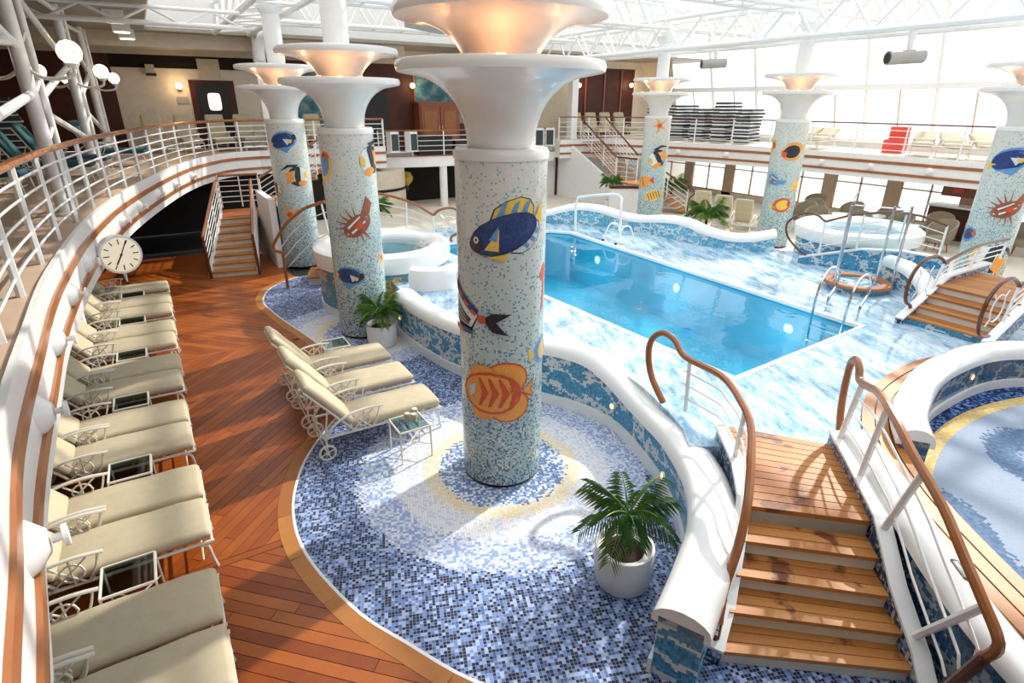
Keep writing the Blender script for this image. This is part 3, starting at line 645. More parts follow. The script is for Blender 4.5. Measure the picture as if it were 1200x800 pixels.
CLAB = ['mosaic column with blue tang, striped fish and round orange fish, standing nearest the pool steps', 'mosaic column with brown lionfish and dark blue fish beside the white hot tub', 'mosaic column with blue fish above a moorish idol beside the railed deck stairs',
        'pale blue mosaic column with orange starfish at top beside the far stairs', 'pale blue mosaic column with orange and red fish behind the far pool parapet', 'pale blue mosaic column with dark blue fish over a brown lionfish beside the teak stairs']
for i, (x, y) in enumerate(COLS):
    o = thing('mosaic_column', CLAB[i], 'column', (x, y, 0), 0, 'mosaic columns with funnel tops')
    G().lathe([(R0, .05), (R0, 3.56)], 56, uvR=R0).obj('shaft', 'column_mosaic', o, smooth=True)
    G().lathe([(R0-.03, 0), (R0-.03, .06)], 40).obj('plinth', 'black', o, smooth=True)
    G().lathe([(R0+.012, 3.54), (R0+.014, 3.60), (R0-.01, 3.635), (.30, 3.64), (.1, 3.64)], 48).obj('collar', 'funnel_white', o, smooth=True)
    f1 = funnel(3.64, .325, 4.27, .92)
    G().lathe(f1+[(.945, 4.28), (.955, 4.325), (.94, 4.365), (.90, 4.375), (.80, 4.35), (.3, 4.28), (.0, 4.28)], 56).obj('lower_funnel', 'funnel_white', o, smooth=True)
    f2 = funnel(4.28, .335, 4.71, .92)
    G().lathe(f2+[(.945, 4.715), (.955, 4.76), (.94, 4.80), (.90, 4.81), (.20, 4.78), (0, 4.78)], 56).obj('upper_funnel', 'funnel_white', o, smooth=True)
    G().lathe([(.20, 4.74), (.20, 6.2)], 24).obj('post', 'white_paint', o, smooth=True)
    G().lathe([(.20, 5.85), (.30, 6.0), (.30, 6.06), (.2, 6.06)], 24, close=True).obj('post_head', 'white_paint', o, smooth=True)
    for k in range(6):
        a = CAM_ANG[i]+.52+k*PI/3; p = Vector((.62*math.cos(a), .62*math.sin(a), 4.335))
        up = G().tube([p, p+Vector((0, 0, .05))], .05, 10).obj('uplight', 'grey_metal', o)
        G().tube([p+Vector((0, 0, .05)), p+Vector((0, 0, .058))], .038, 10).obj('uplight_lens', 'lamp_warm', up)
    for k in range(3):
        a = CAM_ANG[i]+k*2*PI/3+.0
        ld_ = bpy.data.lights.new('uplight_glow', 'POINT'); ld_.energy = 1.7; ld_.color = (1, .40, .15); ld_.shadow_soft_size = .04
        lo = bpy.data.objects.new('uplight_glow', ld_); C.objects.link(lo); lo.parent = o; lo.location = (.66*math.cos(a), .66*math.sin(a), 4.43)
    for (nm, L, th, z, sc, rot, fl) in FISH[i]:
        g = G(); used = sorted({m for m, _ in L}); 
        for k, (m, pts) in enumerate(L): fish_patch(g, 0, CAM_ANG[i]+th, z, pts, used.index(m), .002+.0016*k, fl, rot, sc)
        g.obj(nm+'_fish' if nm not in ('seahorse', 'sea_star') else nm, [FM[m] for m in used], o)
# ------------------------------------------------------------------ sun loungers
ORD = 'first second third fourth fifth sixth seventh eighth ninth tenth eleventh twelfth thirteenth'.split()
def make_lounger(fab='fabric', ang=51):
    o = thing('sun_lounger', 'x', 'sun lounger')
    a = math.radians(ang); H = -1.15
    def cushion(L, w, th, puff=.018):
        us = [-1, -.992, -.965, -.92, -.6, -.2, .2, .6, .92, .965, .992, 1]; vs = [-1, -.985, -.93, -.84, -.4, 0, .4, .84, .93, .985, 1]; n, m = len(us)-1, len(vs)-1; V = []; F = []
        rd = lambda t, k: 0 if t < 1-k else (t-1+k)/k
        for side in (1, -1):
            for u in us:
                for v in vs:
                    e = math.sqrt(max(0, 1-rd(abs(u), .08)**2))*math.sqrt(max(0, 1-rd(abs(v), .16)**2)); top = side > 0
                    V.append((u*L/2*(1-.012*abs(v)**6), v*w/2*(1-.04*abs(u)**12), side*th/2*e+(puff*(1-u*u)*(1-v*v)+.005*math.sin(u*7+v*3+1))*e*top))
        K = (n+1)*(m+1); I = lambda s_, i, j: s_*K+i*(m+1)+j
        for i in range(n):
            for j in range(m):
                F.append((I(0, i, j), I(0, i+1, j), I(0, i+1, j+1), I(0, i, j+1))); F.append((I(1, i, j), I(1, i, j+1), I(1, i+1, j+1), I(1, i+1, j)))
        g = G(); g.add(V, F); return g
    g = cushion(1.17, .60, .11); g.v = [(x-.575, y, z+.375) for x, y, z in g.v]; g.obj('seat_cushion', fab, o, smooth=True)
    g = cushion(.80, .58, .10); ca, sa = math.cos(a), math.sin(a)
    g.v = [(H-.01-(ca*(x+.42))+sa*(z+.03)*1.0, y, .36+sa*(x+.42)+ca*(z+.03)) for x, y, z in g.v]; g.obj('back_cushion', fab, o, smooth=True)
    fr = G()
    for s in (-1, 1): fr.tube([(0.02, s*.29, .30), (-1.52, s*.29, .30)], .016, 6)
    for x in (0.0, -.3, -.6, -.9, -1.2, -1.52): fr.tube([(x, -.29, .30), (x, .29, .30)], .012, 6)
    fr.obj('seat_frame', 'frame_cream', o)
    br = G()
    for s in (-1, 1): br.tube([(H, s*.28, .31), (H-ca*.82, s*.28, .31+sa*.82)], .015, 6)
    for k in (.15, .4, .65, .82): br.tube([(H-ca*k, -.28, .31+sa*k), (H-ca*k, .28, .31+sa*k)], .012, 6)
    for s in (-1, 1): br.tube([(H-ca*.45, s*.27, .31+sa*.45), (-1.50, s*.27, .30)], .01, 6)
    br.obj('back_frame', 'frame_cream', o)
    for s in (-1, 1):
        G().tube(cat([(-.12, s*.285, .29), (-.04, s*.285, .25), (-.02, s*.285, .12), (.0, s*.285, .0)], 3), .015, 6).obj('leg', 'frame_cream', o)
        G().tube([(-1.50, s*.30, .30), (-1.50, s*.295, .10)], .015, 6).obj('leg', 'frame_cream', o)
        ar = G(); y = s*.302
        ar.tube(cat([(-1.50, y, .30), (-1.40, y, .44), (-1.20, y, .545), (-.98, y, .575), (-.78, y, .56)], 4), .022, 7, flat=.6)
        ao = ar.obj('armrest', 'frame_cream', o)
        la_ = G()
        la_.tube(cat([(-.82, y, .55), (-.86, y, .42), (-.92, y, .32)], 3), .010, 5)
        ring = [(-1.02+.085*math.cos(2*PI*k/10), y, .43+.085*math.sin(2*PI*k/10)) for k in range(10)]; la_.tube(ring, .009, 5, True)
        la_.tube([(-1.16, y, .53), (-.94, y, .31)], .009, 5); la_.tube([(-.90, y, .55), (-1.18, y, .31)], .009, 5); la_.tube([(-1.02, y, .56), (-1.02, y, .31)], .009, 5)
        la_.obj('arm_lattice', 'frame_cream', ao)
        w = G(); wy = s*.305
        w.tube([(-1.50+.095*math.cos(2*PI*k/18), wy, .105+.095*math.sin(2*PI*k/18)) for k in range(18)], .014, 6, True)
        for k in range(4): w.tube([(-1.50, wy, .105), (-1.50+.09*math.cos(k*PI/2+.4), wy, .105+.09*math.sin(k*PI/2+.4))], .008, 5)
        w.tube([(-1.50, wy-.018, .105), (-1.50, wy+.014, .105)], .022, 8); w.obj('wheel', 'frame_cream', o)
    G().tube([(-1.50, -.31, .105), (-1.50, .31, .105)], .010, 6).obj('axle', 'frame_cream', o)
    G().tube([(-.10, -.29, .12), (-.10, .29, .12)], .008, 5).obj('foot_bar', 'frame_cream', o)
    return o
def make_table():
    o = thing('side_table', 'x', 'table'); g = G(); a = .19
    for p, q in (((-a, -a), (a, -a)), ((a, -a), (a, a)), ((a, a), (-a, a)), ((-a, a), (-a, -a))): g.tube([(*p, .42), (*q, .42)], .013, 6)
    g.obj('top_frame', 'frame_cream', o)
    G().box((0, 0, .422), (.36, .36, .012)).obj('glass_top', 'glass_table', o)
    for x in (-a, a):
        for y in (-a, a): G().tube([(x, y, .42), (x*1.02, y*1.02, .0)], .011, 6).obj('leg', 'frame_cream', o)
    g = G(); g.tube([(-a, -a, .16), (a, a, .16)], .007, 5); g.tube([(-a, a, .16), (a, -a, .16)], .007, 5); g.obj('cross_brace', 'frame_cream', o)
    return o
lg = make_lounger(); tb = make_table()
rl = random.Random(7)
first = True
ys = []
for k in range(7): ys += [3.52+1.725*k, 4.18+1.725*k]
ys = ys[:13]
for i, y in enumerate(ys):
    lab = ORD[12-i]+' cream sun lounger from the deck stairs in the row under the left balcony'
    if i == 0: lg.location = (-.20, y, .001); lg['label'] = lab; lg['group'] = 'sun loungers in the row under the balcony'
    else: dup(lg, (-.20+rl.uniform(-.02, .02), y, .001), rl.uniform(-.006, .006), lab, 'sun loungers in the row under the balcony')
for j, y in enumerate((6.45, 7.31, 8.17)):
    lab = ['cream sun lounger next to the side table with towels, by the fish column', 'middle cream sun lounger of the three standing on the mosaic floor', 'cream sun lounger on the mosaic floor next to the empty side table'][j]
    dup(lg, (2.65-.02*j, y, .001), 0, lab, 'sun loungers on the mosaic floor')
for k in range(6):
    y = 4.71+1.725*k
    lab = ORD[5-k]+' glass-topped side table from the deck stairs in the lounger row under the balcony'
    if k == 0: tb.location = (-.82, y, .001); tb['label'] = lab; tb['group'] = 'side tables in the lounger row'
    else: dup(tb, (-.82, y, .001), 0, lab, 'side tables in the lounger row')
dup(tb, (2.08, 5.80, .001), 0, 'glass-topped side table with folded towels beside the fish column', 'side tables on the mosaic floor')
dup(tb, (1.98, 8.74, .001), 0, 'empty glass-topped side table beside the small potted palm', 'side tables on the mosaic floor')
for k, (dx, dy, h) in enumerate(((-.06, .02, .09), (.05, .05, .11), (.0, -.05, .10))):
    g = G(); g.tube([(0, 0, 0), (0, 0, h)], .038, 10); tw = g.obj('rolled_towel', 'fabric', None, smooth=True); tw.location = (2.14+dx, 5.84+dy, .43)
    G().lathe([(.0, .0), (.022, .002), (.028, .006), (.012, .004)], 10, (0, 0, h)).obj('towel_end', 'white_matte', tw)
    tag(tw, ['shortest', 'tallest', 'middle-height'][k]+' cream rolled towel standing on the side table by the loungers', 'towel', 'rolled towels on the side table')
# ------------------------------------------------------------------ potted palms
def frond(L, droop, rngp, nl=15, lw=.0058, leaf=.24):
    g = G(); P = []
    for k in range(9):
        s = k/8; P.append(Vector((L*s*(1-.12*s), 0, L*(.55*s-droop*s*s))))
    g.tube(P, [.010*(1-.8*k/8) for k in range(9)], 5)
    lf = G(); lw = lw*L/.5
    for k in range(2, nl+2):
        s = k/(nl+2)
        p = at(P, length(P)*s); ll = leaf*(1-.55*abs(s-.45)*1.6)
        for sd in (-1, 1):
            t_ = Vector((.62, sd*.75, -.30-.35*s+rngp.uniform(-.12, .12))).normalized(); wv = Vector((0, 0, 1)).cross(t_).normalized()
            mid = p+t_*ll*.5+Vector((0, 0, .012)); e = p+t_*ll+Vector((0, 0, -.06*ll/.2))
            lf.add([p, mid+wv*lw, e, mid-wv*lw], [(0, 1, 2), (0, 2, 3)])
    return g, lf
def make_palm(name, label, loc, pot=True, n=17, L=.55, H=.22, seed=1, scale=1., pr=.265, ph=.40):
    rp = random.Random(seed); o = thing('potted_palm', label, 'plant', loc); zt = 0
    if pot:
        G().lathe([(pr*.86, 0), (pr*.95, .03), (pr*1.0, ph*.5), (pr, ph-.02), (pr*.985, ph), (pr*.90, ph), (pr*.88, ph-.05), (0, ph-.05)], 32).obj('pot', 'pot_white', o, smooth=True)
        G().lathe([(pr*.885, ph-.07), (pr*.6, ph-.045), (0, ph-.03)], 20).obj('soil', 'soil', o, smooth=True); zt = ph-.05
    G().tube(cat([(0, 0, zt), (.015, .01, zt+H*.5), (.0, .0, zt+H)], 4), [.050*scale, .052*scale, .045*scale, .045*scale, .042*scale, .04*scale, .036*scale, .03*scale, .02*scale][:9], 9).obj('trunk', 'trunk', o, smooth=True)
    for k in range(n):
        a = k*2.399+rp.uniform(-.2, .2); s = k/n
        g, lf = frond(L*rp.uniform(.85, 1.1), .35+.55*s, rp, leaf=.24*L/.55)
        Rm = Matrix.Translation((0, 0, zt+H)) @ Matrix.Rotation(a, 4, 'Z') @ Matrix.Rotation(-(.55-.75*s), 4, 'Y')
        g.v = [tuple(Rm @ Vector(v)) for v in g.v]; lf.v = [tuple(Rm @ Vector(v)) for v in lf.v]
        so = g.obj('frond', 'leaf', o); lf.obj('leaflets', 'leaf' if k % 3 else 'leaf_light', so)
    return o
make_palm('p', 'potted palm in white round pot beside the pool steps parapet', (2.95, 2.88, .001), L=.50, H=.38, seed=3, n=13)
make_palm('p', 'potted palm in white round pot at the foot of the lionfish column', (2.95, 9.30, .001), L=.46, H=.28, seed=5, n=18)
make_palm('p', 'potted palm standing behind the far pool parapet before the deck chairs', (14.7, 12.3, .001), L=.78, H=.45, seed=8, n=20)
make_palm('p', 'slim potted palm against the white stair wall', (15.7, 18.1, .001), L=.55, H=.75, seed=9, n=16)
make_palm('p', 'small potted palm behind the hot tub railing', (5.6, 17.2, .001), L=.6, H=.7, seed=10, n=14)
# ------------------------------------------------------------------ hot tubs
def tub(name, label, c, r, zr, mat, lip=.30, zb=0):
    o = thing('hot_tub', label, 'hot tub', (c[0], c[1], 0))
    G().lathe([(r-.06, zb), (r-.06, zr-lip*.6)], 56).obj('tiled_side', mat, o, smooth=True)
    G().lathe([(r-.03, zb), (r-.03, zb+.14), (r-.07, zb+.14)], 56).obj('kerb', 'white_paint', o, smooth=True)
    G().lathe([(r-.08, zr-lip), (r-.01, zr-lip*.9), (r+.04, zr-lip*.5), (r+.02, zr-.05), (r-.06, zr), (r-.30, zr-.02), (r-.42, zr-.08), (r-.50, zr-.25), (r-.62, zr-.5), (0, zr-.55)], 56).obj('shell', 'gloss_white', o, smooth=True)
    G().lathe([(0, 0), (r-.43, 0)], 40, (0, 0, zr-.11)).obj('water', 'tub_water', o)
    return o
tub('t', 'white round hot tub with coral reef mosaic side behind the lionfish column', (3.90, 11.72), 1.40, 1.30, 'mosaic_reef', .42)
tub('t', 'white round hot tub with blue mosaic side behind the glass shower', (13.75, 7.15), 1.30, 1.46, 'mosaic_wall', .34, .0)
# white curved backrest mass with slot beside left tub
g = G(); g.sweep(cat([(3.86, 9.95, 0), (4.05, 9.72, 0), (4.35, 9.65, 0), (4.65, 9.80, 0)], 5), [(-.16, 0), (.16, 0), (.17, 1.0), (.12, 1.12), (0, 1.17), (-.12, 1.12), (-.17, 1.0)])
tag(g.obj('curved_seat_back', 'gloss_white', None, smooth=True), 'white moulded curved backrest between hot tub and wavy parapet', 'seat')
# ------------------------------------------------------------------ railings
def rail_thing(name, label, top, base, nposts, nrails, hw='rail_wood', hr=.035, pr=.022, rr=.011, loop=None, post=None, group=None, flat=1., posts_at=None, white='white_paint'):
    # top/base: 3-D polylines matched by parameter
    o = thing(name, label, 'railing', group=group)
    top = [Vector(p) for p in top]; base = [Vector(p) for p in base]; N = 40
    T = resample(top, N); B = resample(base, N)
    full = top if not loop else top+[Vector(p) for p in loop][1:]
    G().tube(cat(full, 4) if len(full) < 30 else full, hr, 8, flat=flat).obj('handrail', hw, o, smooth=True)
    for k in range(1, nrails+1):
        s = k/(nrails+1); G().tube([b.lerp(t_, s) for b, t_ in zip(B, T)], rr, 5).obj('rail', white, o)
    for s in (posts_at or [i/(nposts-1) for i in range(nposts)]):
        i = min(N-1, int(round(s*(N-1)))); G().tube([B[i], T[i]], pr, 6).obj('post', white, o)
    if post: G().tube(post, hr*1.05, 8).obj('newel', 'rail_dark', o)
    return o
def ring_in_loop(o, c, ux, r):
    c = Vector(c); ux = Vector(ux).normalized(); z = Vector((0, 0, 1))
    G().tube([c+ux*r*math.cos(2*PI*k/16)+z*r*math.sin(2*PI*k/16) for k in range(16)], .010, 6, True).obj('loop_ring', 'white_paint', o)
    g = G()
    for k in range(4): a = k*PI/2+PI/4; d = ux*math.cos(a)+z*math.sin(a); g.tube([c+d*r, c+d*(r*1.65)], .009, 5)
    g.obj('loop_spoke', 'white_paint', o)
SL = [(3.02, 1.90, .36), (3.143, 1.987, .55), (3.325, 2.054, .85), (3.545, 2.183, 1.08), (3.808, 2.39, 1.27), (4.102, 2.638, 1.38), (4.302, 2.918, 1.45), (4.549, 3.358, 1.47), (4.624, 3.907, 1.45)]
SLl = [(4.624, 3.907, 1.45), (4.638, 4.105, 1.58), (4.60, 4.26, 1.62), (4.55, 4.36, 1.5), (4.53, 4.36, 1.30), (4.50, 4.24, 1.08), (4.44, 3.98, .90)]
rail_thing('step_railing', 'white railing with teak handrail ending in a loop beside the wavy parapet', SL, [(3.02, 1.90, .12), (3.3, 2.04, .32), (3.75, 2.33, .66), (4.25, 2.8, .83), (4.6, 3.3, .83), (4.66, 3.9, .80)], 5, 3, loop=SLl, post=[(3.0, 1.89, .0), (3.12, 1.97, .5)], hr=.036, pr=.024, posts_at=[.22, .62, .97])
SR = [(3.93, .62, .80), (3.92, .60, .95), (4.0, .77, 1.12), (4.12, .96, 1.26), (4.29, 1.20, 1.42), (4.5, 1.55, 1.60), (4.75, 1.84, 1.70), (5.05, 2.12, 1.70), (5.42, 2.45, 1.57)]
SRl = [(5.42, 2.45, 1.57), (5.52, 2.54, 1.66), (5.64, 2.65, 1.68), (5.74, 2.73, 1.56), (5.76, 2.74, 1.3), (5.70, 2.69, 1.05), (5.6, 2.6, .85)]
rail_thing('step_railing', 'white railing with teak handrail ending in a loop beside the sunken patio', SR, [(4.05, .84, .22), (4.16, .98, .28), (4.38, 1.32, .54), (4.68, 1.68, .84), (5.15, 2.2, .9), (5.5, 2.56, .9)], 5, 3, hw='rail_wood', loop=SRl, post=[(4.02, .82, .0), (3.93, .63, .79)], hr=.036, pr=.03, posts_at=[.12, .45, .72, .97])
# right hand teak stairs with two railings
rs = thing('teak_stairs', 'short teak stairs rising from the pool surround beside the lionfish column', 'stairs')
for i in range(4):
    z = PZ+.13*(i+1); x0 = 9.95+.27*i; sh = .16
    G().prism([(x0+.03, 4.10), (x0+.03-.0, 2.98), (x0+.06, 2.98), (x0+.06, 4.10)], z-.13, z-.03).obj('riser', 'mosaic_wall' if i == 0 else 'riser_white', rs)
    dd = .30 if i < 3 else 1.5; nb = 3 if i < 3 else 10
    for k in range(nb): G().box((x0+dd*(k+.5)/nb, 3.54, z-.015), (dd/nb-.008, 1.14, .03)).obj('board', 'teak_light', rs)
    G().box((x0+.03+dd/2, 3.54, z-.03), (dd, 1.12, .02)).obj('tread_bed', 'black', rs)
for y in (4.14, 2.94): stringer(rs, [(9.85, y, PZ+.02), (11.1, y, PZ+.55), (12.6, y, PZ+.58)], m=Matrix(), h=.25)
Rf = [(10.89, 4.14, 1.62), (11.5, 4.14, 1.72), (12.2, 4.14, 1.78), (13.2, 4.14, 1.76)]
r1 = rail_thing('stair_railing', 'white railing with dark wooden loop on the far side of the short teak stairs', Rf, [(10.7, 4.14, 1.20), (11.3, 4.14, 1.40), (12.2, 4.14, 1.40), (13.1, 4.14, 1.40)], 3, 3, hw='rail_dark', hr=.028)
G().tube(cat([(10.89, 4.14, 1.62), (10.72, 4.14, 1.72), (10.46, 4.14, 1.78), (10.15, 4.14, 1.76), (9.92, 4.14, 1.60), (9.84, 4.14, 1.36), (9.92, 4.14, 1.12), (10.12, 4.14, 1.0), (10.15, 4.14, .82)], 4), .028, 8).obj('handrail_loop', 'rail_dark', r1, smooth=True); ring_in_loop(r1, (10.33, 4.14, 1.38), (1, 0, 0), .20)
Rn = [(10.35, 2.94, 1.62), (11, 2.94, 1.72), (11.8, 2.94, 1.78), (12.6, 2.94, 1.76)]
r2 = rail_thing('stair_railing', 'white railing with dark wooden loop on the patio side of the short teak stairs', Rn, [(10.2, 2.94, 1.10), (10.8, 2.94, 1.36), (11.8, 2.94, 1.40), (12.6, 2.94, 1.40)], 3, 3, hw='rail_dark', hr=.028)
G().tube(cat([(10.35, 2.94, 1.62), (10.2, 2.94, 1.72), (9.95, 2.94, 1.80), (9.62, 2.94, 1.76), (9.40, 2.94, 1.60), (9.34, 2.94, 1.36), (9.42, 2.94, 1.12), (9.6, 2.94, 1.0), (9.85, 2.94, .95)], 4), .028, 8).obj('handrail_loop', 'rail_dark', r2, smooth=True); ring_in_loop(r2, (9.82, 2.94, 1.38), (1, 0, 0), .20)
# wavy white capped wing by these stairs and blue cheek walls round the tub steps
W3 = cat([(12.0, 5.5, 1.32), (11.8, 4.95, 1.28), (11.5, 4.5, 1.12), (11.2, 4.32, .98), (10.9, 4.28, .88)], 5)
parapet('wavy_parapet', 'short white-capped blue parapet sloping down beside the far stair railing', W3, PZ, .14, .13, None, 'mosaic_wall')
PRs = [(12.15, 7.01, 1.70), (12.35, 6.56, 1.89), (12.58, 6.03, 2.00), (12.81, 5.5, 2.0), (13.0, 5.08, 1.85)]
r3 = rail_thing('tub_railing', 'white railing with slim wooden loop on the steps to the far hot tub', PRs, [(12.15, 7.01, .98), (12.35, 6.56, 1.16), (12.58, 6.03, 1.28), (12.81, 5.5, 1.3), (13.0, 5.08, 1.25)], 4, 3, hw='rail_dark', hr=.024)
G().tube(cat([(12.15, 7.01, 1.70), (12.05, 7.22, 1.84), (11.93, 7.48, 1.80), (11.84, 7.68, 1.58), (11.86, 7.63, 1.30), (11.96, 7.40, 1.05), (12.05, 7.22, .92)], 4), .024, 8).obj('handrail_loop', 'rail_dark', r3, smooth=True); ring_in_loop(r3, (12.0, 7.33, 1.36), (-.4, .92, 0), .20)
ckw = thing('step_cheek', 'blue mosaic cheek wall with white edge below the far tub railing', 'wall')
G().sweep([(12.0, 7.35, .86), (12.46, 6.29, 1.20), (12.76, 5.61, 1.26), (13.1, 4.9, 1.2)], [(-.06, -.5), (.06, -.5), (.06, 0), (-.06, 0)]).obj('tiled_face', 'mosaic_wall', ckw)
G().sweep([(12.0, 7.35, .86), (12.46, 6.29, 1.20), (12.76, 5.61, 1.26), (13.1, 4.9, 1.2)], [(-.07, 0), (.07, 0), (.07, .03), (-.07, .03)]).obj('edge', 'white_paint', ckw)
# left tub railing with little steps
LT = [(2.08, 13.7, 1.12), (2.33, 13.52, 1.51), (2.60, 13.35, 1.76), (2.78, 13.24, 1.88), (3.11, 13.04, 2.0)]
r4 = rail_thing('tub_railing', 'white railing with curled teak handrail on the steps to the reef hot tub', LT, [(2.30, 13.55, .30), (2.5, 13.42, .50), (2.75, 13.26, .80), (2.95, 13.14, .95), (3.2, 13.0, 1.1)], 3, 3, hr=.035, loop=None, posts_at=[.95])
G().tube(cat([(2.08, 13.7, 1.12), (2.02, 13.72, 1.0), (2.05, 13.70, .90), (2.14, 13.64, .86), (2.18, 13.62, .80), (2.18, 13.62, .0)], 4), .035, 8).obj('newel', 'rail_wood', r4, smooth=True)
ts = thing('tub_steps', 'two small teak steps with tiled risers beside the reef hot tub', 'steps')
for i in range(3):
    c0 = Vector((2.75+.24*i, 13.95+.02*i)); 
    G().box((c0.x+.3, c0.y, .085+.17*i), (.5, .9, .17+.0), -.35).obj('riser', 'riser_white', ts); G().box((c0.x+.28, c0.y, .185+.17*i), (.54, .94, .035), -.35).obj('tread', 'teak_light', ts)
# second tub handrail arch
r5 = rail_thing('tub_railing', 'white railing with arched teak handrail behind the reef hot tub', [(3.9, 14.2, 1.9), (4.6, 14.0, 1.95), (5.3, 13.6, 1.75), (5.8, 13.3, 1.42)], [(3.9, 14.2, .8), (4.6, 14.0, .8), (5.3, 13.6, .8), (5.8, 13.3, .8)], 4, 4, hr=.032)
G().tube(cat([(5.8, 13.3, 1.42), (5.95, 13.2, 1.56), (6.2, 13.05, 1.6), (6.4, 12.9, 1.45), (6.42, 12.9, 1.2), (6.3, 12.95, 1.0), (6.15, 13.05, .88), (6.15, 13.05, PZ)], 4), .032, 8).obj('handrail_loop', 'rail_wood', r5, smooth=True); ring_in_loop(r5, (6.12, 13.08, 1.22), (.8, -.55, 0), .18)
# pool-side grab arch at the far end
ga = thing('grab_arch', 'white tubular entry rail arching over the far edge of the pool', 'handrail')
for k, (x, y) in enumerate(((9.75, 12.55),)):
    G().tube(cat([(9.75, 12.62, PZ), (9.8, 12.68, 1.55), (9.95, 12.5, 1.68), (10.4, 11.9, 1.78), (10.55, 11.75, 1.70), (10.45, 11.6, 1.5), (10.4, 11.5, PZ)], 5), .035, 8).obj('rail', 'white_paint', ga, smooth=True)
fs = thing('pool_footrest', 'small white ladder frame with feet on the far pool edge', 'ladder', (9.85, 11.0, PZ))
for s in (-1, 1):
    G().tube(cat([(-.25, s*.25, 0), (-.12, s*.25, .30), (0, s*.25, .42), (.18, s*.25, .40), (.30, s*.25, .2), (.34, s*.25, 0)], 4), .02, 6).obj('side_rail', 'white_paint', fs); G().tube([(-.25, s*.25, 0), (-.25, s*.25, .04)], .035, 8).obj('foot', 'black', fs)
G().tube([(0, -.25, .42), (0, .25, .42)], .02, 6).obj('crossbar', 'white_paint', fs)
# pool ladder
ld = thing('pool_ladder', 'steel pool ladder with two curved grab rails at the pool corner', 'ladder', (9.35, 4.85, PZ))
for s in (-1, 1):
    G().tube(cat([(-.28, s*.27, -.75), (-.28, s*.27, .0), (-.24, s*.27, .45), (-.08, s*.27, .72), (.12, s*.27, .76), (.27, s*.27, .62), (.25, s*.27, .40), (.12, s*.27, .22), (.10, s*.27, 0)], 5), .022, 8).obj('grab_rail', 'steel', ld, smooth=True)
for z in (-.2, -.45, -.68): G().box((-.28, 0, z), (.08, .52, .025)).obj('rung', 'steel', ld)
g = G().tube([(-.02, -.27, .12), (-.02, .27, .12)], .014, 6); g.obj('crossbar', 'steel', ld)
# shower
sh = thing('glass_shower', 'open glass shower with steel posts on a round teak-rimmed blue base', 'shower', (11.16, 5.58, PZ))
G().lathe([(.52, 0), (.52, .12), (.0, .12)], 32).obj('base', 'mosaic_wall', sh, smooth=True)
G().lathe([(.58, .10), (.60, .13), (.58, .165), (.42, .165), (.40, .13), (.42, .10)], 40, close=True).obj('teak_rim', 'trim_wood', sh, smooth=True)
SP = [(-.40, .20), (.17, -.26), (.44, -.42), (.05, .42)]
for (x, y) in SP:
    G().tube([(x, y, .12), (x, y, 1.58)], .026, 8).obj('post', 'steel', sh)
for a, b in ((0, 3), (3, 2), (2, 1)):
    p, q = Vector(SP[a]), Vector(SP[b]); d = q-p
    G().box(((p.x+q.x)/2, (p.y+q.y)/2, .95), (d.length*.9, .012, 1.0), math.atan2(d.y, d.x)).obj('glass_panel', 'glass', sh)
    G().tube([(p.x, p.y, 1.52), (q.x, q.y, 1.52)], .014, 6).obj('top_rail', 'steel', sh)
G().tube(cat([(.05, .42, 1.5), (.04, .40, 1.72), (-.02, .25, 1.80), (-.06, .1, 1.72)], 4), .012, 6).obj('shower_arm', 'steel', sh)
G().lathe([(.02, .04), (.07, .0), (0, 0)], 14, (-.06, .1, 1.69)).obj('shower_head', 'steel', sh)
# ------------------------------------------------------------------ balcony railings
def level_rail(label, edge, z0, h, step, nr, inset, hw='rail_wood', hr=.04, pr=.026, rr=.012, group=None, name='balcony_railing'):
    P = [Vector((x, y)) for x, y in edge]; Q = []
    for i in range(len(P)):
        a = P[max(i-1, 0)]; b = P[min(i+1, len(P)-1)]; t_ = (b-a).normalized(); Q.append(P[i]+Vector((-t_.y, t_.x))*inset)
    n = max(2, int(length(Q)/step)+1); o = thing(name, label, 'railing', group=group)
    G().tube([(p.x, p.y, z0+h) for p in Q], hr, 8, flat=.8).obj('handrail', hw, o, smooth=True)
    for k in range(1, nr+1): G().tube([(p.x, p.y, z0+h*k/(nr+1)) for p in Q], rr, 5).obj('rail', 'white_paint', o)
    for p in resample(Q, n): G().tube([(p.x, p.y, z0), (p.x, p.y, z0+h)], pr, 6).obj('post', 'white_paint', o)
    return o
i0 = min(range(len(EDGE_L)), key=lambda i: abs(EDGE_L[i][1]-1.3))
level_rail('long curved white railing with teak handrail along the left balcony', EDGE_L[i0:], DZ, 1.0, 1.22, 5, .10, hr=.05, pr=.036, rr=.015)
level_rail('white railing with slim wooden handrail along the right balcony', EDGE_R, DZ, 1.0, 1.5, 4, -.10, hw='rail_dark', hr=.03)
level_rail('low white railing with teak handrail along the bandstand front', [(7.75, 22.75), (9.4, 22.25), (12, 22.05), (15.5, 22.05)], 2.04, .95, 1.3, 4, .05, hr=.035)
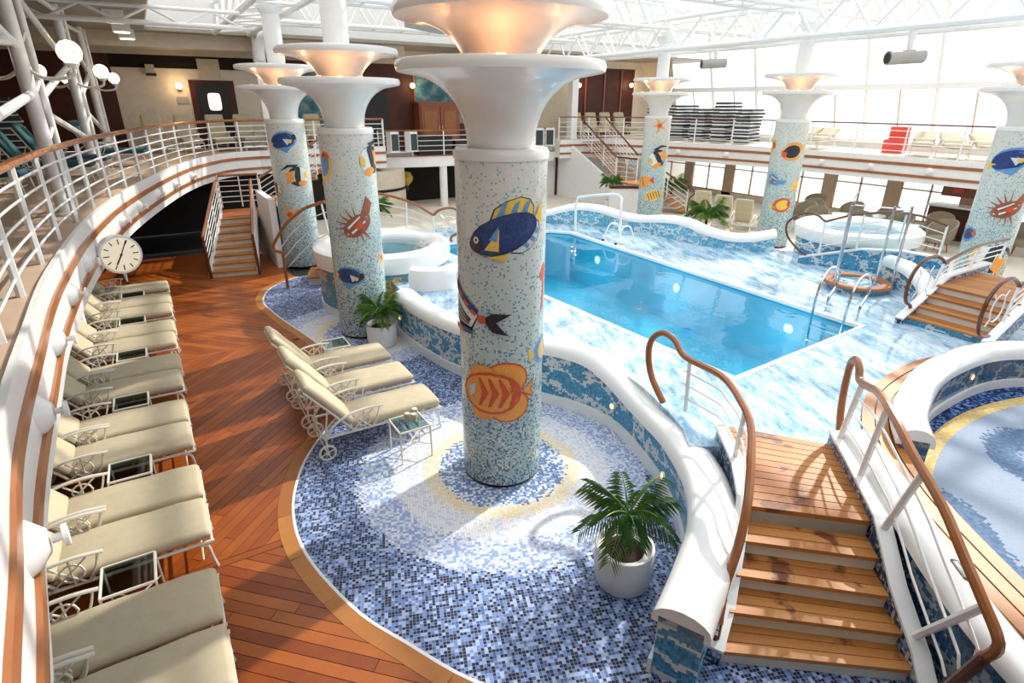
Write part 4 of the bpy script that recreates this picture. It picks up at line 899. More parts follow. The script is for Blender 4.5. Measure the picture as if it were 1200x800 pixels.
# fascia lamps
def fascia_lamp(x, y, z, n, lab, grp):
    n = Vector((*n, 0)).normalized(); p = Vector((x, y, z)); o = thing('fascia_lamp', lab, 'lamp', (0, 0, 0), 0, grp)
    G().tube([p, p+n*.03, p+n*.09], [.14, .125, .06], 18).obj('body', 'white_paint', o, smooth=True)
    G().tube([p+n*.10, p+n*.15], .022, 8).obj('stem', 'white_paint', o); G().tube([p+n*.145, p+n*.165], .055, 14).obj('shield', 'white_paint', o, smooth=True)
for li, y in enumerate((18.6, 16.9, 15.2, 13.55, 12.0, 8.93, 7.45, 5.93, 4.43, 2.93)):
    k = min(range(1, len(EL)-1), key=lambda i: abs(EL[i].y-y)); t_ = (EL[k+1]-EL[k-1]).normalized(); s = (y-EL[k].y)/t_.y
    fascia_lamp(EL[k].x+t_.x*s+.05*t_.y, y-.05*t_.x, 2.11, (t_.y, -t_.x), ORD[li]+' round lamp from the deck stairs on the left balcony fascia', 'fascia lamps of the left balcony')
for li, y in enumerate((18.2, 16.2, 14.2, 12.4, 10.7, 8.9, 7.0, 5.2)):
    k = min(range(1, len(ER)-1), key=lambda i: abs(ER[i].y-y)); t_ = (ER[k+1]-ER[k-1]).normalized(); s = (y-ER[k].y)/t_.y
    fascia_lamp(ER[k].x+t_.x*s-.05*t_.y, y+.05*t_.x, 2.11, (-t_.y, t_.x), ORD[li]+' round lamp from the far stairs on the right balcony fascia', 'fascia lamps of the right balcony')
# clock hung from the left fascia
ckx, cky, ckz = -.64, 9.92, 1.97
cl = thing('wall_clock', 'round cream clock with black hands hung on the left balcony fascia', 'clock', (ckx, cky, ckz), math.atan2(-ckx, cky)*1.0+.25)
# faces local -y
G().tube([(0, .07, 0), (0, -.07, 0)], .275, 40).obj('case', 'white_paint', cl, smooth=True)
G().tube([(0, -.07, 0), (0, -.074, 0)], .245, 40).obj('face', 'clock_face', cl)
for k in range(12):
    a = k*PI/6; L0 = .165 if k % 3 else .15; G().box(((L0+.225)/2*math.sin(a), -.076, (L0+.225)/2*math.cos(a)), (.014, .004, .225-L0), 0, ry=a).obj('hour_mark', 'black', cl)
G().box((.105*math.sin(.47), -.079, .105*math.cos(.47)), (.014, .004, .23), 0, ry=.47).obj('minute_hand', 'black', cl)
G().box((-.07*math.sin(.55), -.081, -.07*math.cos(.55)), (.02, .004, .17), 0, ry=.55).obj('hour_hand', 'black', cl)
G().tube([(0, -.076, 0), (0, -.085, 0)], .016, 10).obj('hub', 'black', cl)
G().tube([(0, 0, -.27), (.01, 0, -.42)], [.03, .008], 8).obj('finial', 'white_paint', cl); G().tube([(-.24, .0, .05), (-.5, .05, .05)], .03, 8).obj('bracket', 'white_paint', cl)
p_ = G().tube([(0, 0, 0), (0, 0, 1.77)], .085, 20).obj('support_post', 'white_paint', None, smooth=True); p_.location = (-1.54, 11.52, 0); tag(p_, 'slim white round post holding up the left balcony by the loungers', 'post')
G().lathe([(.10, 0), (.10, .03), (.085, .05)], 20).obj('base_ring', 'white_paint', p_)
# ------------------------------------------------------------------ deck stairs at the far left
st = thing('deck_stairs', 'teak stairs with pale risers climbing to the left balcony', 'stairs')
A0, A1, B0, B1 = Vector((.72, 15.45)), Vector((1.80, 15.22)), Vector((1.36, 17.30)), Vector((2.24, 17.35))
LZs = 1.12; nst = 8
for i in range(nst):
    z = LZs*(i+1)/nst; a = A0.lerp(B0, i/nst); b = A1.lerp(B1, i/nst); c = A0.lerp(B0, (i+1)/nst); d = A1.lerp(B1, (i+1)/nst); bk = (c-a).normalized()
    G().prism([a+bk*.03, b+bk*.03, b+bk*.08, a+bk*.08], 0 if i == 0 else z-LZs/nst*1.5, z-.03).obj('riser', 'riser_white', st)
    G().prism([a, b, d+bk*.08, c+bk*.08], z-.035, z).obj('tread', 'teak_light', st)
G().prism([B0, B1, (2.6, 18.6), (1.55, 18.65)], LZs-.12, LZs).obj('landing', 'teak', st)
for (P0, P1) in ((A0, B0), (A1, B1)): G().sweep([(P0.x, P0.y, .04), (P1.x, P1.y, LZs+.03)], [(-.03, -.1), (.03, -.1), (.03, .1), (-.03, .1)]).obj('stringer', 'white_paint', st)
for i in range(8):                                    # upper flight towards the balcony, seen between the columns
    z = LZs+(DZ-LZs)*(i+1)/8; x = 2.55+.30*i; G().box((x+.17, 18.1, z-.02), (.36, .9, .035)).obj('tread', 'teak_light', st)
    G().box((x+.03, 18.1, z-.10), (.03, .9, .13)).obj('riser', 'riser_white', st)
def sr(label, a, b, za, zb, n, nr=5, hw='rail_wood'):
    return rail_thing('stair_railing', label, [(a[0], a[1], za+.95), (b[0], b[1], zb+.95)], [(a[0], a[1], za+.06), (b[0], b[1], zb+.06)], n, nr, hw=hw, hr=.035, pr=.02)
q = sr('white railing with teak handrail on the dark side of the deck stairs', A0, B0, .05, LZs, 4); G().tube([(A0.x, A0.y, 1.0), (A0.x+.02, A0.y-.02, .0)], .035, 8).obj('newel', 'rail_dark', q)
q = sr('white railing with teak handrail on the column side of the deck stairs', A1, B1, .05, LZs, 4); G().tube([(A1.x, A1.y, 1.0), (A1.x+.02, A1.y-.02, .0)], .035, 8).obj('newel', 'rail_dark', q)
sr('level white railing closing the back of the stair landing', (1.4, 17.4), (1.55, 18.65), LZs, LZs, 2); sr('white railing across the far end of the stair landing', (1.55, 18.65), (2.6, 18.6), LZs, LZs, 3)
sr('white railing rising with the upper flight of the deck stairs', (2.5, 17.62), (4.9, 17.62), LZs, DZ, 4)
tag(G().prism([(2.34, 15.6), (2.5, 15.6), (2.5, 17.5), (2.34, 17.5)], 0, 1.75).obj('stair_side_wall', 'white_matte'), 'white wall panel beside the deck stairs and column', 'wall')
# ------------------------------------------------------------------ far stairs, white wall and door
fs2 = thing('deck_stairs', 'white stairs descending from the far balcony with open wooden treads', 'stairs')
U0, U1 = Vector((17.2, 21.3)), Vector((16.9, 18.6))
for i in range(9):
    z = DZ-(DZ-1.05)*i/9; p = U0.lerp(U1, i/9); G().box((p.x, p.y-.15, z-.02), (1.2, .32, .035), .1).obj('tread', 'teak_light', fs2)
G().box((16.95, 17.95, 1.03), (1.3, 1.3, .05), .05).obj('landing', 'teak_light', fs2)
V0, V1 = Vector((17.2, 17.3)), Vector((18.0, 16.1))
for i in range(6):
    z = 1.05-1.05*(i+1)/7; p = V0.lerp(V1, i/6); G().box((p.x, p.y-.1, z-.02), (1.2, .30, .035), .5).obj('tread', 'teak_light', fs2)
g = G().prism([(22.5, 0), (22.5, 1.7), (21.5, 2.25), (18.6, .98), (17.3, .98), (17.3, 0)], 16.18, 16.30); g.v = [(z, x, y) for x, y, z in g.v]; g.obj('side_wall', 'white_paint', fs2)
sr('white railing with dark handrail down the near side of the far stairs', (16.5, 21.3), (16.3, 18.6), DZ, 1.05, 4, 5, 'rail_dark'); sr('white railing with dark handrail down the window side of the far stairs', (17.9, 21.3), (17.6, 18.7), DZ, 1.05, 4, 5, 'rail_dark')
sr('short level railing round the far stair landing', (16.3, 18.55), (16.35, 17.4), 1.05, 1.05, 3, 4, 'rail_dark')
q = sr('white railing with curled dark handrail on the lower flight of the far stairs', (16.75, 17.25), (17.55, 15.75), 1.05, .05, 3, 4, 'rail_dark'); G().tube(cat([(17.55, 15.75, 1.0), (17.66, 15.6, .98), (17.70, 15.56, .82), (17.62, 15.64, .70), (17.58, 15.7, .5), (17.58, 15.7, 0)], 3), .03, 6).obj('newel', 'rail_dark', q)
ld2 = thing('door_1', 'white panelled door with dark opening beneath the far balcony', 'door'); ld2['kind'] = 'structure'
G().box((16.35, 22.55, .85), (.5, .08, 1.7)).obj('dark_opening', 'brown_panel', ld2); G().box((17.0, 22.5, .85), (.7, .06, 1.7)).obj('leaf', 'white_paint', ld2); G().box((17.0, 22.46, .95), (.4, .03, 1.1)).obj('glazed_panel', 'white_matte', ld2)
wv = thing('planter_wall', 'low white curved wall with dark wooden coping below the far stairs', 'wall')
G().sweep([(15.2, 17.6), (15.9, 17.2), (16.6, 16.6)], [(-.08, 0), (.08, 0), (.08, .95), (-.08, .95)]).obj('wall_body', 'white_matte', wv); G().sweep([(15.2, 17.6), (15.9, 17.2), (16.6, 16.6)], [(-.12, .95), (.12, .95), (.12, 1.05), (-.12, 1.05)]).obj('coping', 'brown_panel', wv)
# ------------------------------------------------------------------ back wall furniture
d1 = thing('door_2', 'dark brown door with bright rounded window in the cream back wall', 'door', (2.42, BY, DZ)); d1['kind'] = 'structure'
G().box((0, -.02, 1.12), (1.45, .06, 2.26)).obj('frame', 'brown_panel', d1); G().box((0, -.06, 1.08), (1.0, .05, 2.08)).obj('leaf', 'black', d1)
g = G(); 
rr_ = [(.20*sx*(1)+.0, .3*sz) for sx, sz in ((-1, -1), (1, -1), (1, 1), (-1, 1))]
g.prism([(.21*math.copysign(abs(math.cos(a))**.4, math.cos(a)), .29*math.copysign(abs(math.sin(a))**.4, math.sin(a))) for a in [2*PI*k/20 for k in range(20)]], 0, .02); g.v = [(x, -.088-z, 1.55+y) for x, y, z in g.v]; g.obj('pane', 'door_glow', d1)
G().box((0, -.03, 2.62), (.7, .05, .62)).obj('overpanel', 'cream_wall', d1)
def sconce(x, z, lab):
    o = thing('wall_sconce', lab, 'lamp', (x, BY, z), 0, 'wall sconces on the back wall'); G().lathe([(.03, -.16), (.08, -.12), (.03, -.06)], 12, (0, -.06, 0)).obj('bracket', 'trim_wood', o)
    G().lathe([(0, -.11), (.08, -.08), (.115, 0), (.08, .08), (0, .11)], 14, (0, -.14, 0)).obj('globe', 'lamp_globe', o, smooth=True)
    l_ = bpy.data.lights.new('sconce_glow', 'POINT'); l_.energy = 9; l_.color = (1, .62, .28); l_.shadow_soft_size = .1; lo = bpy.data.objects.new('sconce_glow', l_); C.objects.link(lo); lo.parent = o; lo.location = (0, -.34, 0)
sconce(1.38, 4.5, 'glowing wall sconce on cream wall beside the brown door'); sconce(10.0, 4.66, 'glowing wall sconce on brown panelling beside the teal mural'); sconce(18.72, 4.82, 'glowing wall sconce on maroon panelling beside the white pillar'); sconce(22.1, 4.88, 'glowing wall sconce at the window end of the maroon panelling')
g = G().box((1.42, BY-.02, 4.05), (.34, .03, .22)); tag(g.obj('wall_plaque', 'grey_metal'), 'small grey plaque below the sconce beside the brown door', 'plaque')
sp1 = thing('ceiling_speaker', 'small box speaker under the dark band of the cream wall', 'speaker', (.62, BY-.12, 5.0)); G().box((0, 0, 0), (.26, .2, .3)).obj('box', 'cream_wall', sp1); G().box((0, -.06, -.16), (.3, .2, .08)).obj('bracket', 'black', sp1)
for (x0, x1, z0, z1, lab) in ((4.25, 7.25, 2.9, 5.2, 'wide teal sea mural behind the blue fish column'), (10.15, 12.9, 3.2, 5.35, 'teal sea mural above the wooden cabinet')):
    m_ = thing('mural_panel', lab, 'mural', ((x0+x1)/2, BY-.02, (z0+z1)/2)); G().box((0, 0, 0), (x1-x0, .03, z1-z0)).obj('canvas', 'mural', m_); G().box((0, .005, 0), (x1-x0+.1, .03, z1-z0+.1)).obj('frame', 'trim_wood', m_)
cb = thing('cabinet', 'tall wooden cabinet with two panelled doors on the bandstand', 'cabinet', (10.95, BY-.36, 2.03)); G().box((0, 0, .97), (1.85, .6, 1.94)).obj('body', 'cabinet_wood', cb); G().box((0, -.02, 1.97), (1.98, .68, .07)).obj('cornice', 'cabinet_wood', cb)
for s in (-1, 1):
    dr = G().box((s*.45, -.32, .97), (.82, .05, 1.7)).obj('door', 'cabinet_wood', cb); G().box((s*.45, -.35, .97), (.55, .03, 1.35)).obj('panel', 'trim_wood', dr); G().box((s*.07, -.37, 1.0), (.03, .04, .14)).obj('handle', 'steel', dr)
dk = thing('door_3', 'dark doorway in the brown panelling', 'door', (8.4, BY-.02, DZ)); dk['kind'] = 'structure'; G().box((0, 0, 1.05), (1.0, .04, 2.1)).obj('opening', 'black', dk); G().box((0, .01, 1.1), (1.2, .03, 2.25)).obj('frame', 'brown_panel', dk)
for x in (19.2, 20.4, 21.5): struct(G().box((x, BY-.03, 4.0), (.08, .04, 3.1)), 'trim_6', 'cabinet_wood')
for (x, y, lab) in ((3.75, 22.2, 'white square pillar behind the blue fish column'), (17.2, 22.9, 'white square pillar before the maroon panelling')):
    o = thing('pillar', lab, 'pillar', (x, y, DZ)); G().box((0, 0, 1.75), (.34, .34, 3.5)).obj('shaft', 'white_paint', o); G().box((0, 0, .04), (.42, .42, .08)).obj('base', 'white_paint', o)
def speaker(x, y, z, rz, lab):
    o = thing('loudspeaker', lab, 'speaker', (x, y, z), rz, 'loudspeakers on the bandstand rail'); G().box((0, 0, .36), (.36, .34, .72)).obj('cabinet', 'white_paint', o); G().box((0, -.175, .34), (.30, .02, .60)).obj('grille', 'grille', o); G().box((0, 0, .01), (.40, .4, .03)).obj('shelf', 'white_paint', o)
speaker(8.15, 22.25, 2.25, .2, 'white loudspeaker with dark grille left of its pair beside the lionfish column'); speaker(8.85, 22.1, 2.25, .3, 'white loudspeaker with dark grille right of its pair beside the lionfish column')
speaker(14.6, 21.75, 2.3, -.5, 'white loudspeaker with dark grille left of its pair beside the far stairs'); speaker(15.15, 21.7, 2.3, -.7, 'white loudspeaker with dark grille right of its pair beside the far stairs')
bd = thing('drum_kit', 'dark equipment cases behind the bandstand railing', 'equipment', (10.6, 22.9, 2.03)); G().box((-.5, 0, .35), (1.5, .6, .7)).obj('case', 'black', bd); G().box((.9, .1, .25), (.9, .6, .5)).obj('case', 'black', bd); G().box((.9, .1, .53), (.8, .5, .05)).obj('lid', 'grey_metal', bd)
gl_ = thing('gilt_lamp', 'small gilt lamp on dark wall below the bandstand', 'lamp', (9.3, BY-.66, 1.0)); G().tube([(0, .24, 0), (0, 0, 0)], .03, 8).obj('bracket', 'trim_wood', gl_); G().lathe([(.04, -.3), (.22, -.1), (.26, .05), (.16, .24), (.02, .3)], 12).obj('shade', 'f_yellow', gl_, smooth=True); G().tube([(0, 0, -.5), (0, 0, -.3)], .03, 8).obj('stem', 'trim_wood', gl_)
tag(G().tube([(10.25, 22.3, 0), (10.25, 22.3, 1.62)], .16, 16).obj('support_post', 'white_paint', None, smooth=True), 'white round post under the bandstand', 'post')
# ------------------------------------------------------------------ lattice masts with globe lamps on the left balcony
def mast(x, y, r, lab, h=5.94):
    o = thing('lattice_mast', lab, 'mast', (x, y, DZ), 0, 'white lattice masts'); H = h-DZ
    G().tube([(0, 0, 0), (0, 0, H)], r, 14).obj('leg', 'white_paint', o, smooth=True); G().tube([(.10, .42, 0), (.10, .42, H)], r*.5, 10).obj('leg', 'white_paint', o, smooth=True)
    G().lathe([(r*1.6, 0), (r*1.6, .04), (r, .05)], 14).obj('foot', 'white_paint', o)
    for k in range(5): G().tube([(0, 0, .3+k*.62), (.10, .42, .6+k*.62)], r*.3, 6).obj('brace', 'white_paint', o)
    for s, d in ((1, Vector((.58, -.25, 0))), (-1, Vector((-.62, .5, 0)))):
        z = 1.86; G().tube(cat([(0, 0, z+.15), d*.35+Vector((0, 0, z)), d*.8+Vector((0, 0, z)), d+Vector((0, 0, z+.06)), d+Vector((0, 0, z+.16))], 4), .025, 7).obj('lamp_arm', 'white_paint', o, smooth=True)
        gb = G().lathe([(0, -.15), (.08, -.127), (.13, -.075), (.15, 0), (.13, .075), (.08, .127), (0, .15)], 20, (d.x, d.y, z+.32)).obj('globe', 'lamp_globe', o, smooth=True)
        G().lathe([(.06, 0), (.09, .05), (.05, .07)], 12, (d.x, d.y, z+.13)).obj('gallery', 'white_paint', gb)
        G().tube([(d.x+.152*math.cos(2*PI*k/24), d.y+.152*math.sin(2*PI*k/24), z+.32) for k in range(24)], .006, 4, True).obj('globe_band', 'grey_metal', gb)
    return o
MS = [(-1.32, 5.2), (-1.22, 10.75), (-1.12, 17.2), (-1.0, 22.0)]
MO = []
for i, (x, y) in enumerate(MS):
    MO.append(mast(x, y, .095, ['', 'white lattice mast with globe lamps rising behind the rail by the stacked loungers', 'white lattice mast with globe lamps between the two other masts', 'white lattice mast with globe lamps against the brown end wall'][i]) if i else None)
for i in range(3):
    a, b = MS[i], MS[i+1]
    for (za, zb) in ((5.6, 4.75), (3.95, 4.75), (3.95, 3.2), (5.6, 5.84)) if i else ((4.4, 4.75), (5.4, 4.7), (3.6, 4.1)):
        M_ = MO[max(i, 1)]; q_ = Vector(M_.location); G().tube([Vector((a[0], a[1], za))-q_, Vector((b[0], b[1], zb))-q_], .055, 8).obj('diagonal_brace', 'white_paint', M_)
# ------------------------------------------------------------------ upper deck furniture
lab_t = ' teal-cushioned white lounger from the back wall along the left balcony rail'
tl = make_lounger('teal_cushion', 62); tl.location = (-1.95, 13.6, DZ+.015); tl.rotation_euler = (0, 0, -.15); tl['label'] = ORD[3]+lab_t; tl['group'] = 'teal loungers on the left balcony'
for oi, (x, y, rz) in zip((2, 1, 0, 4, 5, 6), ((-1.0, 15.0, -.1), (-.78, 16.3, -.12), (.0, 18.3, -.25), (-2.3, 11.9, -.1), (-2.6, 9.6, 0), (-2.5, 8.0, 0))): dup(tl, (x, y, DZ+.015), rz, ORD[oi]+lab_t, 'teal loungers on the left balcony')
cl_ = make_lounger('fabric', 68)
lab_c = ' cream-cushioned lounger from the masts in the row before the back wall'
cl_.location = (.4, 22.0, DZ+.015); cl_.rotation_euler = (0, 0, -1.5); cl_['label'] = ORD[0]+lab_c; cl_['group'] = 'cream loungers on the back deck'
for oi, (x, y) in enumerate(((1.35, 22.0), (2.3, 22.1), (3.2, 22.2), (4.7, 22.2), (5.6, 22.2), (6.5, 22.2))): dup(cl_, (x, y, DZ+.015), -1.5, ORD[oi+1]+lab_c, 'cream loungers on the back deck')
for oi, x in enumerate((17.8, 18.7, 19.6, 20.5)): dup(cl_, (x, 22.3, DZ+.015), -1.7, ORD[oi]+' cream lounger from the white pillar before the maroon panelling', 'cream loungers by the maroon wall')
def stack(x, y, n, rz, lab, grp):
    N20 = ORD+['fourteenth']
    # a pile of folded loungers, each one its own thing
    rs_ = random.Random(int(x*100))
    for k in range(n):
        o = thing('folded_lounger', N20[k]+' dark folded lounger from the bottom of '+lab, 'sun lounger', (x+rs_.uniform(-.04, .04), y+rs_.uniform(-.04, .04), DZ+.03+k*.135), rz+rs_.uniform(-.05, .05), grp)
        G().box((0, 0, .075), (1.75, .58, .085)).obj('cushion', 'stack_cushion', o); G().box((0, 0, .022), (1.80, .62, .03)).obj('frame', 'frame_cream', o)
for j, (x, y, n) in enumerate(((20.9, 20.9, 10), (21.4, 19.9, 11), (21.6, 18.9, 10), (21.8, 17.9, 12), (21.9, 16.8, 10))): stack(x, y, n, .35, 'the '+ORD[j]+' stack from the maroon wall', 'stacked loungers on the right balcony')
for j, (x, y, n) in enumerate(((-3.2, 17.6, 11), (-3.5, 19.0, 12))): stack(x, y, n, .1, ['the stack behind the lattice mast', 'the stack against the brown end wall'][j], 'stacked loungers on the left balcony')
# right balcony odds and ends
fl_ = make_lounger('fabric', 22); fl_.location = (21.0, 5.6, DZ+.015); fl_.rotation_euler = (0, 0, PI); tag(fl_, 'sixth cream lounger from the stacks facing the right balcony windows', 'sun lounger', 'loungers on the right balcony')
for i, (x, y) in enumerate(((21.0, 14.3), (21.0, 13.3), (21.1, 9.6), (21.1, 8.5), (21.1, 7.3))): dup(fl_, (x, y, DZ+.015), PI+.2*i, ORD[i]+' cream lounger from the stacks facing the right balcony windows', 'loungers on the right balcony')
rb = thing('red_chair', 'bright red seat standing before the windows on the right balcony', 'chair', (22.3, 11.0, DZ+.013), .2); G().box((0, 0, .22), (.55, .6, .44)).obj('seat', 'red', rb); G().box((.25, 0, .5), (.12, .6, .7)).obj('backrest', 'red', rb)
# ------------------------------------------------------------------ lower right: chairs and bar stools by the windows
def tubchair():
    o = thing('tub_chair', 'x', 'chair'); 
    G().lathe([(0, .30), (.29, .30), (.31, .36), (.29, .44), (0, .46)], 20).obj('seat', 'fabric_dark', o, smooth=True)
    g = G(); S = []
    for k in range(13):
        a = -2.0+k*4.0/12; S.append((math.cos(a)*.30, math.sin(a)*.30, .62+.28*math.cos(a*.75)))
    V = []; F = []
    for (x, y, h) in S: V += [(x, y, .40), (x*1.14, y*1.14, .40), (x*1.20, y*1.20, h), (x*1.06, y*1.06, h)]
    for k in range(12):
        for j in range(4): F.append((k*4+j, k*4+(j+1) % 4, k*4+4+(j+1) % 4, k*4+4+j))
    F += [(0, 1, 2, 3), (48, 51, 50, 49)]; g.add(V, F); g.obj('backrest', 'fabric_dark', o, smooth=True)
    for k in range(4): a = PI/4+k*PI/2; G().tube([(.2*math.cos(a), .2*math.sin(a), .32), (.26*math.cos(a), .26*math.sin(a), 0)], .018, 6).obj('leg', 'trim_wood', o)
    return o
tc = tubchair(); pos = [(18.0, 12.0, .3), (18.9, 11.7, .2), (19.7, 11.9, .5), (20.3, 10.9, 0), (18.3, 10.9, .4), (20.4, 9.7, .2), (19.5, 8.9, 0), (20.6, 8.3, .3), (19.4, 7.7, -.2), (20.6, 7.2, .1), (18.6, 9.7, .3), (20.9, 12.6, .3), (20.9, 6.2, .2), (19.6, 6.4, 0)]
for i, (x, y, rz) in enumerate(pos):
    lab = 'olive upholstered tub chair in the lounge by the lower windows'
    if i == 0: tc.location = (x, y, .001); tc.rotation_euler = (0, 0, rz); tc.scale = (1.05,)*3; tc['label'] = lab; tc['group'] = 'tub chairs by the lower windows'
    else: dup(tc, (x, y, .001), rz, lab, 'tub chairs by the lower windows', 1.05)
for i, (x, y) in enumerate(((18.1, 15.0), (17.9, 13.9), (17.75, 12.95))): 
    dup(cl_, (x, y, .001), .45, ORD[i]+' cream lounger from the far stair foot behind the far parapet', 'cream loungers behind the far parapet')
def rtable(x, y, w):
    o = thing('round_table', w+' small round white table from the bar among the tub chairs', 'table', (x, y, .001), 0, 'round tables in the lounge'); G().lathe([(0, .70), (.32, .70), (.33, .72), (.32, .74), (0, .74)], 24).obj('top', 'gloss_white', o, smooth=True); G().lathe([(.22, 0), (.2, .03), (.03, .06), (.03, .70)], 14).obj('pedestal', 'trim_wood', o, smooth=True)
rtable(18.9, 10.4, 'third'); rtable(19.6, 9.75, 'second'); rtable(18.8, 8.4, 'first')
bar = thing('bar_counter', 'dark wooden bar counter with white top by the lower windows', 'bar', (21.8, 8.0, .001)); G().box((0, 0, .5), (.5, 2.2, 1.0)).obj('front', 'brown_panel', bar); G().box((-.05, 0, 1.03), (.65, 2.3, .06)).obj('top', 'white_paint', bar); G().box((.15, 0, 1.5), (.1, 2.0, .4)).obj('shelf', 'cabinet_wood', bar); G().box((.05, .5, 1.5), (.12, .3, .12)).obj('red_light', 'red', bar)
fl = make_palm('p', 'leafy plant with yellow flowers behind the far stair handrail', (18.6, 17.6, .001), L=.75, H=.5, seed=12, n=14)
for k in range(5): G().lathe([(0, -.06), (.06, 0), (0, .06)], 8, (.25*math.cos(k*1.3), .25*math.sin(k*1.3), .62+.05*k)).obj('flower', 'f_yellow', fl)
# ------------------------------------------------------------------ window walls
RX = 22.7
for k in range(8):
    y0 = 3.4+2.4*k; y1 = y0+2.4
    o = bpy.data.objects.new('window_%d' % (k+1), None); C.objects.link(o); o['kind'] = 'structure'
    G().box((RX, y0+.25, .9), (.16, .5, 1.75)).obj('curtain_panel', 'tan_panel', o)
    for i in range(2):
        for j, (z0, z1) in enumerate(((.25, 1.28), (1.28, 1.75))):
            ya = y0+.5+.95*i; G().box((RX+.02, ya+.475, (z0+z1)/2), (.02, .93, z1-z0-.03)).obj('pane', 'glass_clear', o)
    for z in (.25, 1.28, 1.74): G().box((RX, y0+1.45, z), (.07, 1.9, .045)).obj('transom', 'tan_panel' if z > 1 else 'trim_wood', o)
    for yy in (y0+.5, y0+1.45, y1): G().box((RX, yy, 1.0), (.07, .05, 1.5)).obj('mullion', 'tan_panel', o)
    G().box((RX, y0+1.2, .12), (.16, 2.4, .24)).obj('sill_panel', 'cream_light', o)
    # slanting upper glazing
    u = bpy.data.objects.new('window_%d' % (k+11), None); C.objects.link(u); u['kind'] = 'structure'
    X = lambda z: 24.0-(z-DZ)*.30
    for (z0, z1) in ((2.75, 4.55), (4.70, 7.0)):
        u_ = G(); u_.add([(X(z0), y0+.06, z0), (X(z0), y1-.06, z0), (X(z1), y1-.06, z1), (X(z1), y0+.06, z1)], [(0, 1, 2, 3)]); u_.obj('pane', 'glass_clear', u)
    G().tube([(X(2.46), y0, 2.46), (X(7.1), y0, 7.1)], .075, 6).obj('mullion', 'white_paint', u)
    G().tube([(X(2.75), y0+1.2, 2.75), (X(4.6), y0+1.2, 4.6)], .03, 6).obj('mullion', 'tan_panel', u)
    for z in (2.72, 4.62, 7.05): G().box((X(z), y0+1.2, z), (.14, 2.4, .10 if z != 4.62 else .2)).obj('transom', 'white_paint', u)
struct(G().box((24.0, 13, 2.58), (.1, 19.4, .26)), 'wall_right_kick', 'white_paint')
# wall of the left side below the far glazing end
struct(G().add([(24.0, 22.6, 2.46), (24.0, 24.6, 2.46), (22.6, 24.6, 7.1), (22.6, 22.6, 7.1)], [(0, 1, 2, 3)]), 'wall_right_end', 'cream_light')
# ------------------------------------------------------------------ roof: white tube trusses and glass
def truss(name, lab, a, b, z0, z1, half, nb, grp, rc=.06, rw=.03):
    a = Vector(a); b = Vector(b); d = (b-a).normalized(); n = Vector((-d.y, d.x)); L = (b-a).length
    o = thing(name, lab, 'truss', (a.x, a.y, z0), 0, grp); 
    R = lambda s, w, z: (d.x*s+n.x*w, d.y*s+n.y*w, z-z0)
    for w in (-half, half):
        G().tube([R(0, w, z0), R(L, w, z0)], rc, 8).obj('lower_chord', 'white_paint', o, smooth=True)
    for w in ((-half*.8, half*.8) if half > .3 else (0,)):
        G().tube([R(0, w, z1), R(L, w, z1)], rc*.8, 8).obj('upper_chord', 'white_paint', o, smooth=True)
    for i in range(nb):
        s0, s1, sm = L*i/nb, L*(i+1)/nb, L*(i+.5)/nb
        g = G()
        for w in (-half, half):
            g.tube([R(s0, w, z0), R(sm, w*.8 if half > .3 else 0, z1)], rw, 6); g.tube([R(sm, w*.8 if half > .3 else 0, z1), R(s1, w, z0)], rw, 6)
        g.tube([R(s0, -half, z0), R(s0, half, z0)], rw, 6); g.tube([R(s0, -half, z0), R(s1, half, z0)], rw*.8, 6)
        g.obj('web', 'white_paint', o)
    return o
truss('roof_truss', 'long white tube truss running over the three right-hand columns', (15.5, 1), (15.5, 22), 5.62, 6.5, .55, 14, 'main roof trusses', .085, .04)
truss('roof_truss', 'long white tube truss running over the three left-hand columns', (3.0, 9.2), (3.0, 22), 6.0, 6.75, .5, 9, 'main roof trusses', .085, .04)
for (y, lab) in ((15.55, 'white cross truss over the far pair of fish columns'), (20.6, 'white cross truss nearest the back wall'), (10.5, 'white cross truss over the middle of the pool')):
    truss('cross_truss', lab, (3.2, y), (15.3, y), 6.25, 7.0, .35, 12, 'cross trusses', .06, .03)
for y in (15.55, 20.6, 10.5):
    if y == 15.55: truss('side_truss', {15.55: 'white side truss above the stacked loungers', 20.6: 'white side truss before the cream wall', 10.5: 'white side truss above the clock'}[y], (-6, y+.3), (2.4, y+.3), 5.56, 5.86, .02, 7, 'side trusses', .05, .03)
    truss('window_truss', {15.55: 'white truss from starfish column to the window wall', 20.6: 'white truss by the back wall reaching the windows', 10.5: 'white truss from middle right column to the windows'}[y], (15.9, y), (22.3, y), 6.3, 6.9, .25, 6, 'trusses to the window wall', .05, .03)
# large bent tubes where the roof frame meets the left masts
for i, P in enumerate(([(3.72, 21.95, 5.3), (3.78, 21.8, 5.75), (4.1, 21.5, 6.2), (4.9, 21.6, 6.9)], [(3.1, 16.0, 6.0), (3.4, 16.6, 6.25), (3.9, 17.4, 6.7), (4.2, 18.2, 7.2)])):
    tag(G().tube(cat(P, 4), .17, 12).obj('knee_brace', 'white_paint', None, smooth=True), ['thick white knee tube of the roof frame beside the square pillar', 'thick white knee tube rising from the blue fish column'][i], 'brace')
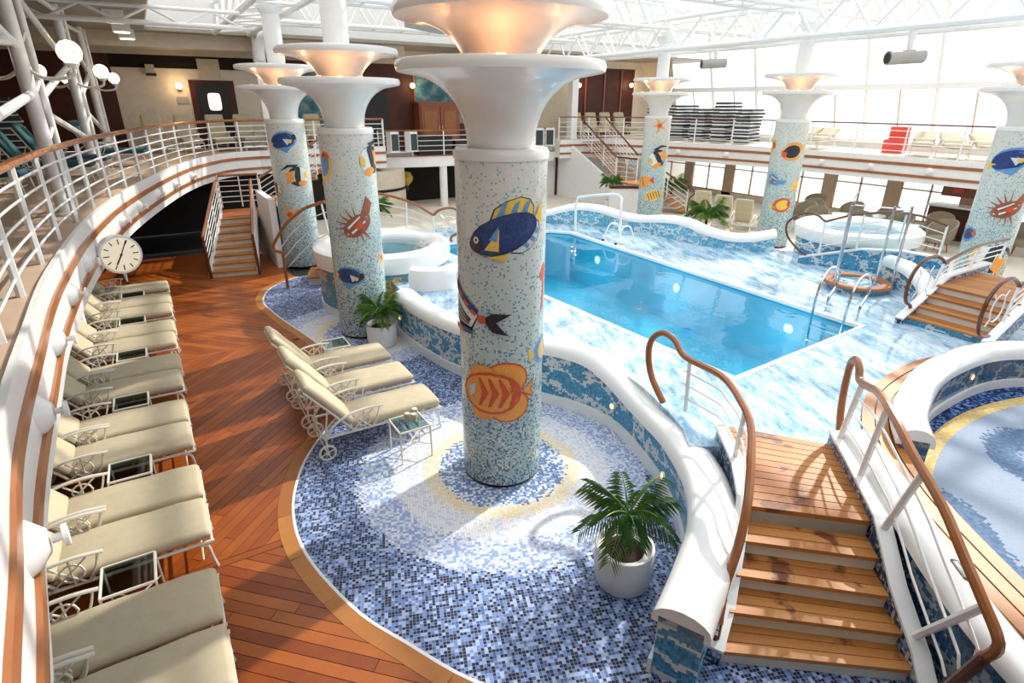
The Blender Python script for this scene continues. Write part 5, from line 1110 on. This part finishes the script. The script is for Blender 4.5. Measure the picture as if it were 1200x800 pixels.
# floodlight tubes
def flood(x, y, z, rz, lab, s=1.):
    o = thing('floodlight', lab, 'lamp', (x, y, z), rz, 'tubular floodlights under the trusses')
    G().tube([(-.42*s, 0, 0), (.42*s, 0, .05*s)], .15*s, 16).obj('barrel', 'grey_metal', o, smooth=True); G().tube([(-.43*s, 0, 0), (-.435*s, 0, 0)], .12*s, 16).obj('lens', 'black', o)
    G().tube([(.05*s, 0, .1*s), (.05*s, 0, .75*s)], [.05*s, .12*s], 8).obj('hanger', 'white_paint', o)
flood(15.5, 7.9, 5.02, -.5, 'grey tube floodlight hanging under the right-hand truss'); flood(15.6, 13.6, 5.15, -.5, 'grey tube floodlight hanging near the starfish column', .9)
o = thing('projector_box', 'grey box light with slats hanging over the lionfish column', 'lamp', (4.4, 9.6, 5.25), .6); G().box((0, 0, 0), (1.1, .5, .3)).obj('box', 'grey_metal', o); G().box((0, -.26, 0), (1.05, .02, .03)).obj('slat', 'black', o); G().tube([(0, 0, .15), (0, 0, .8)], .03, 6).obj('hanger', 'white_paint', o)
# downlights in the left ceiling
for i, (x, y) in enumerate(((-.05, 17.6), (.05, 20.0), (.15, 22.0))):
    o = thing('downlight', ['third', 'second', 'first'][i]+' square white downlight from the back wall in the left ceiling', 'lamp', (x, y, 5.95), 0, 'downlights in the left ceiling'); G().box((0, 0, -.13), (.42, .42, .24)).obj('housing', 'white_matte', o); G().box((0, 0, -.255), (.34, .34, .02)).obj('diffuser', 'lamp_cool', o)
# glass roof with white glazing bars
ro = bpy.data.objects.new('ceiling_glass_roof', None); C.objects.link(ro); ro['kind'] = 'structure'
RZ = lambda x: 7.25+.9*math.sin(PI*(x-.6)/(22.6-.6))
xs = [.6+22.0*i/10 for i in range(11)]; yy = [-3+25*i/10 for i in range(11)]
for i in range(10):
    for j in range(10):
        x0, x1, y0, y1 = xs[i]+.04, xs[i+1]-.04, yy[j]+.04, yy[j+1]-.04
        G().add([(x0, y0, RZ(x0)), (x1, y0, RZ(x1)), (x1, y1, RZ(x1)), (x0, y1, RZ(x0))], [(0, 1, 2, 3)]).obj('pane', 'glass_clear', ro)
for x in xs: G().box((x, 9.5, RZ(x)), (.10, 25, .14)).obj('glazing_bar', 'white_paint', ro)
for y in yy:
    G().sweep([(x, y, RZ(x)) for x in xs], [(-.05, -.07), (.05, -.07), (.05, .07), (-.05, .07)]).obj('glazing_bar', 'white_paint', ro)
struct(G().box((.6, 9.5, 6.7), (.12, 25, 1.3)), 'wall_clerestory_left', 'white_matte')
struct(G().box((11.6, 22.0, 6.9), (22, .12, 1.9)), 'wall_clerestory_back', 'white_matte')
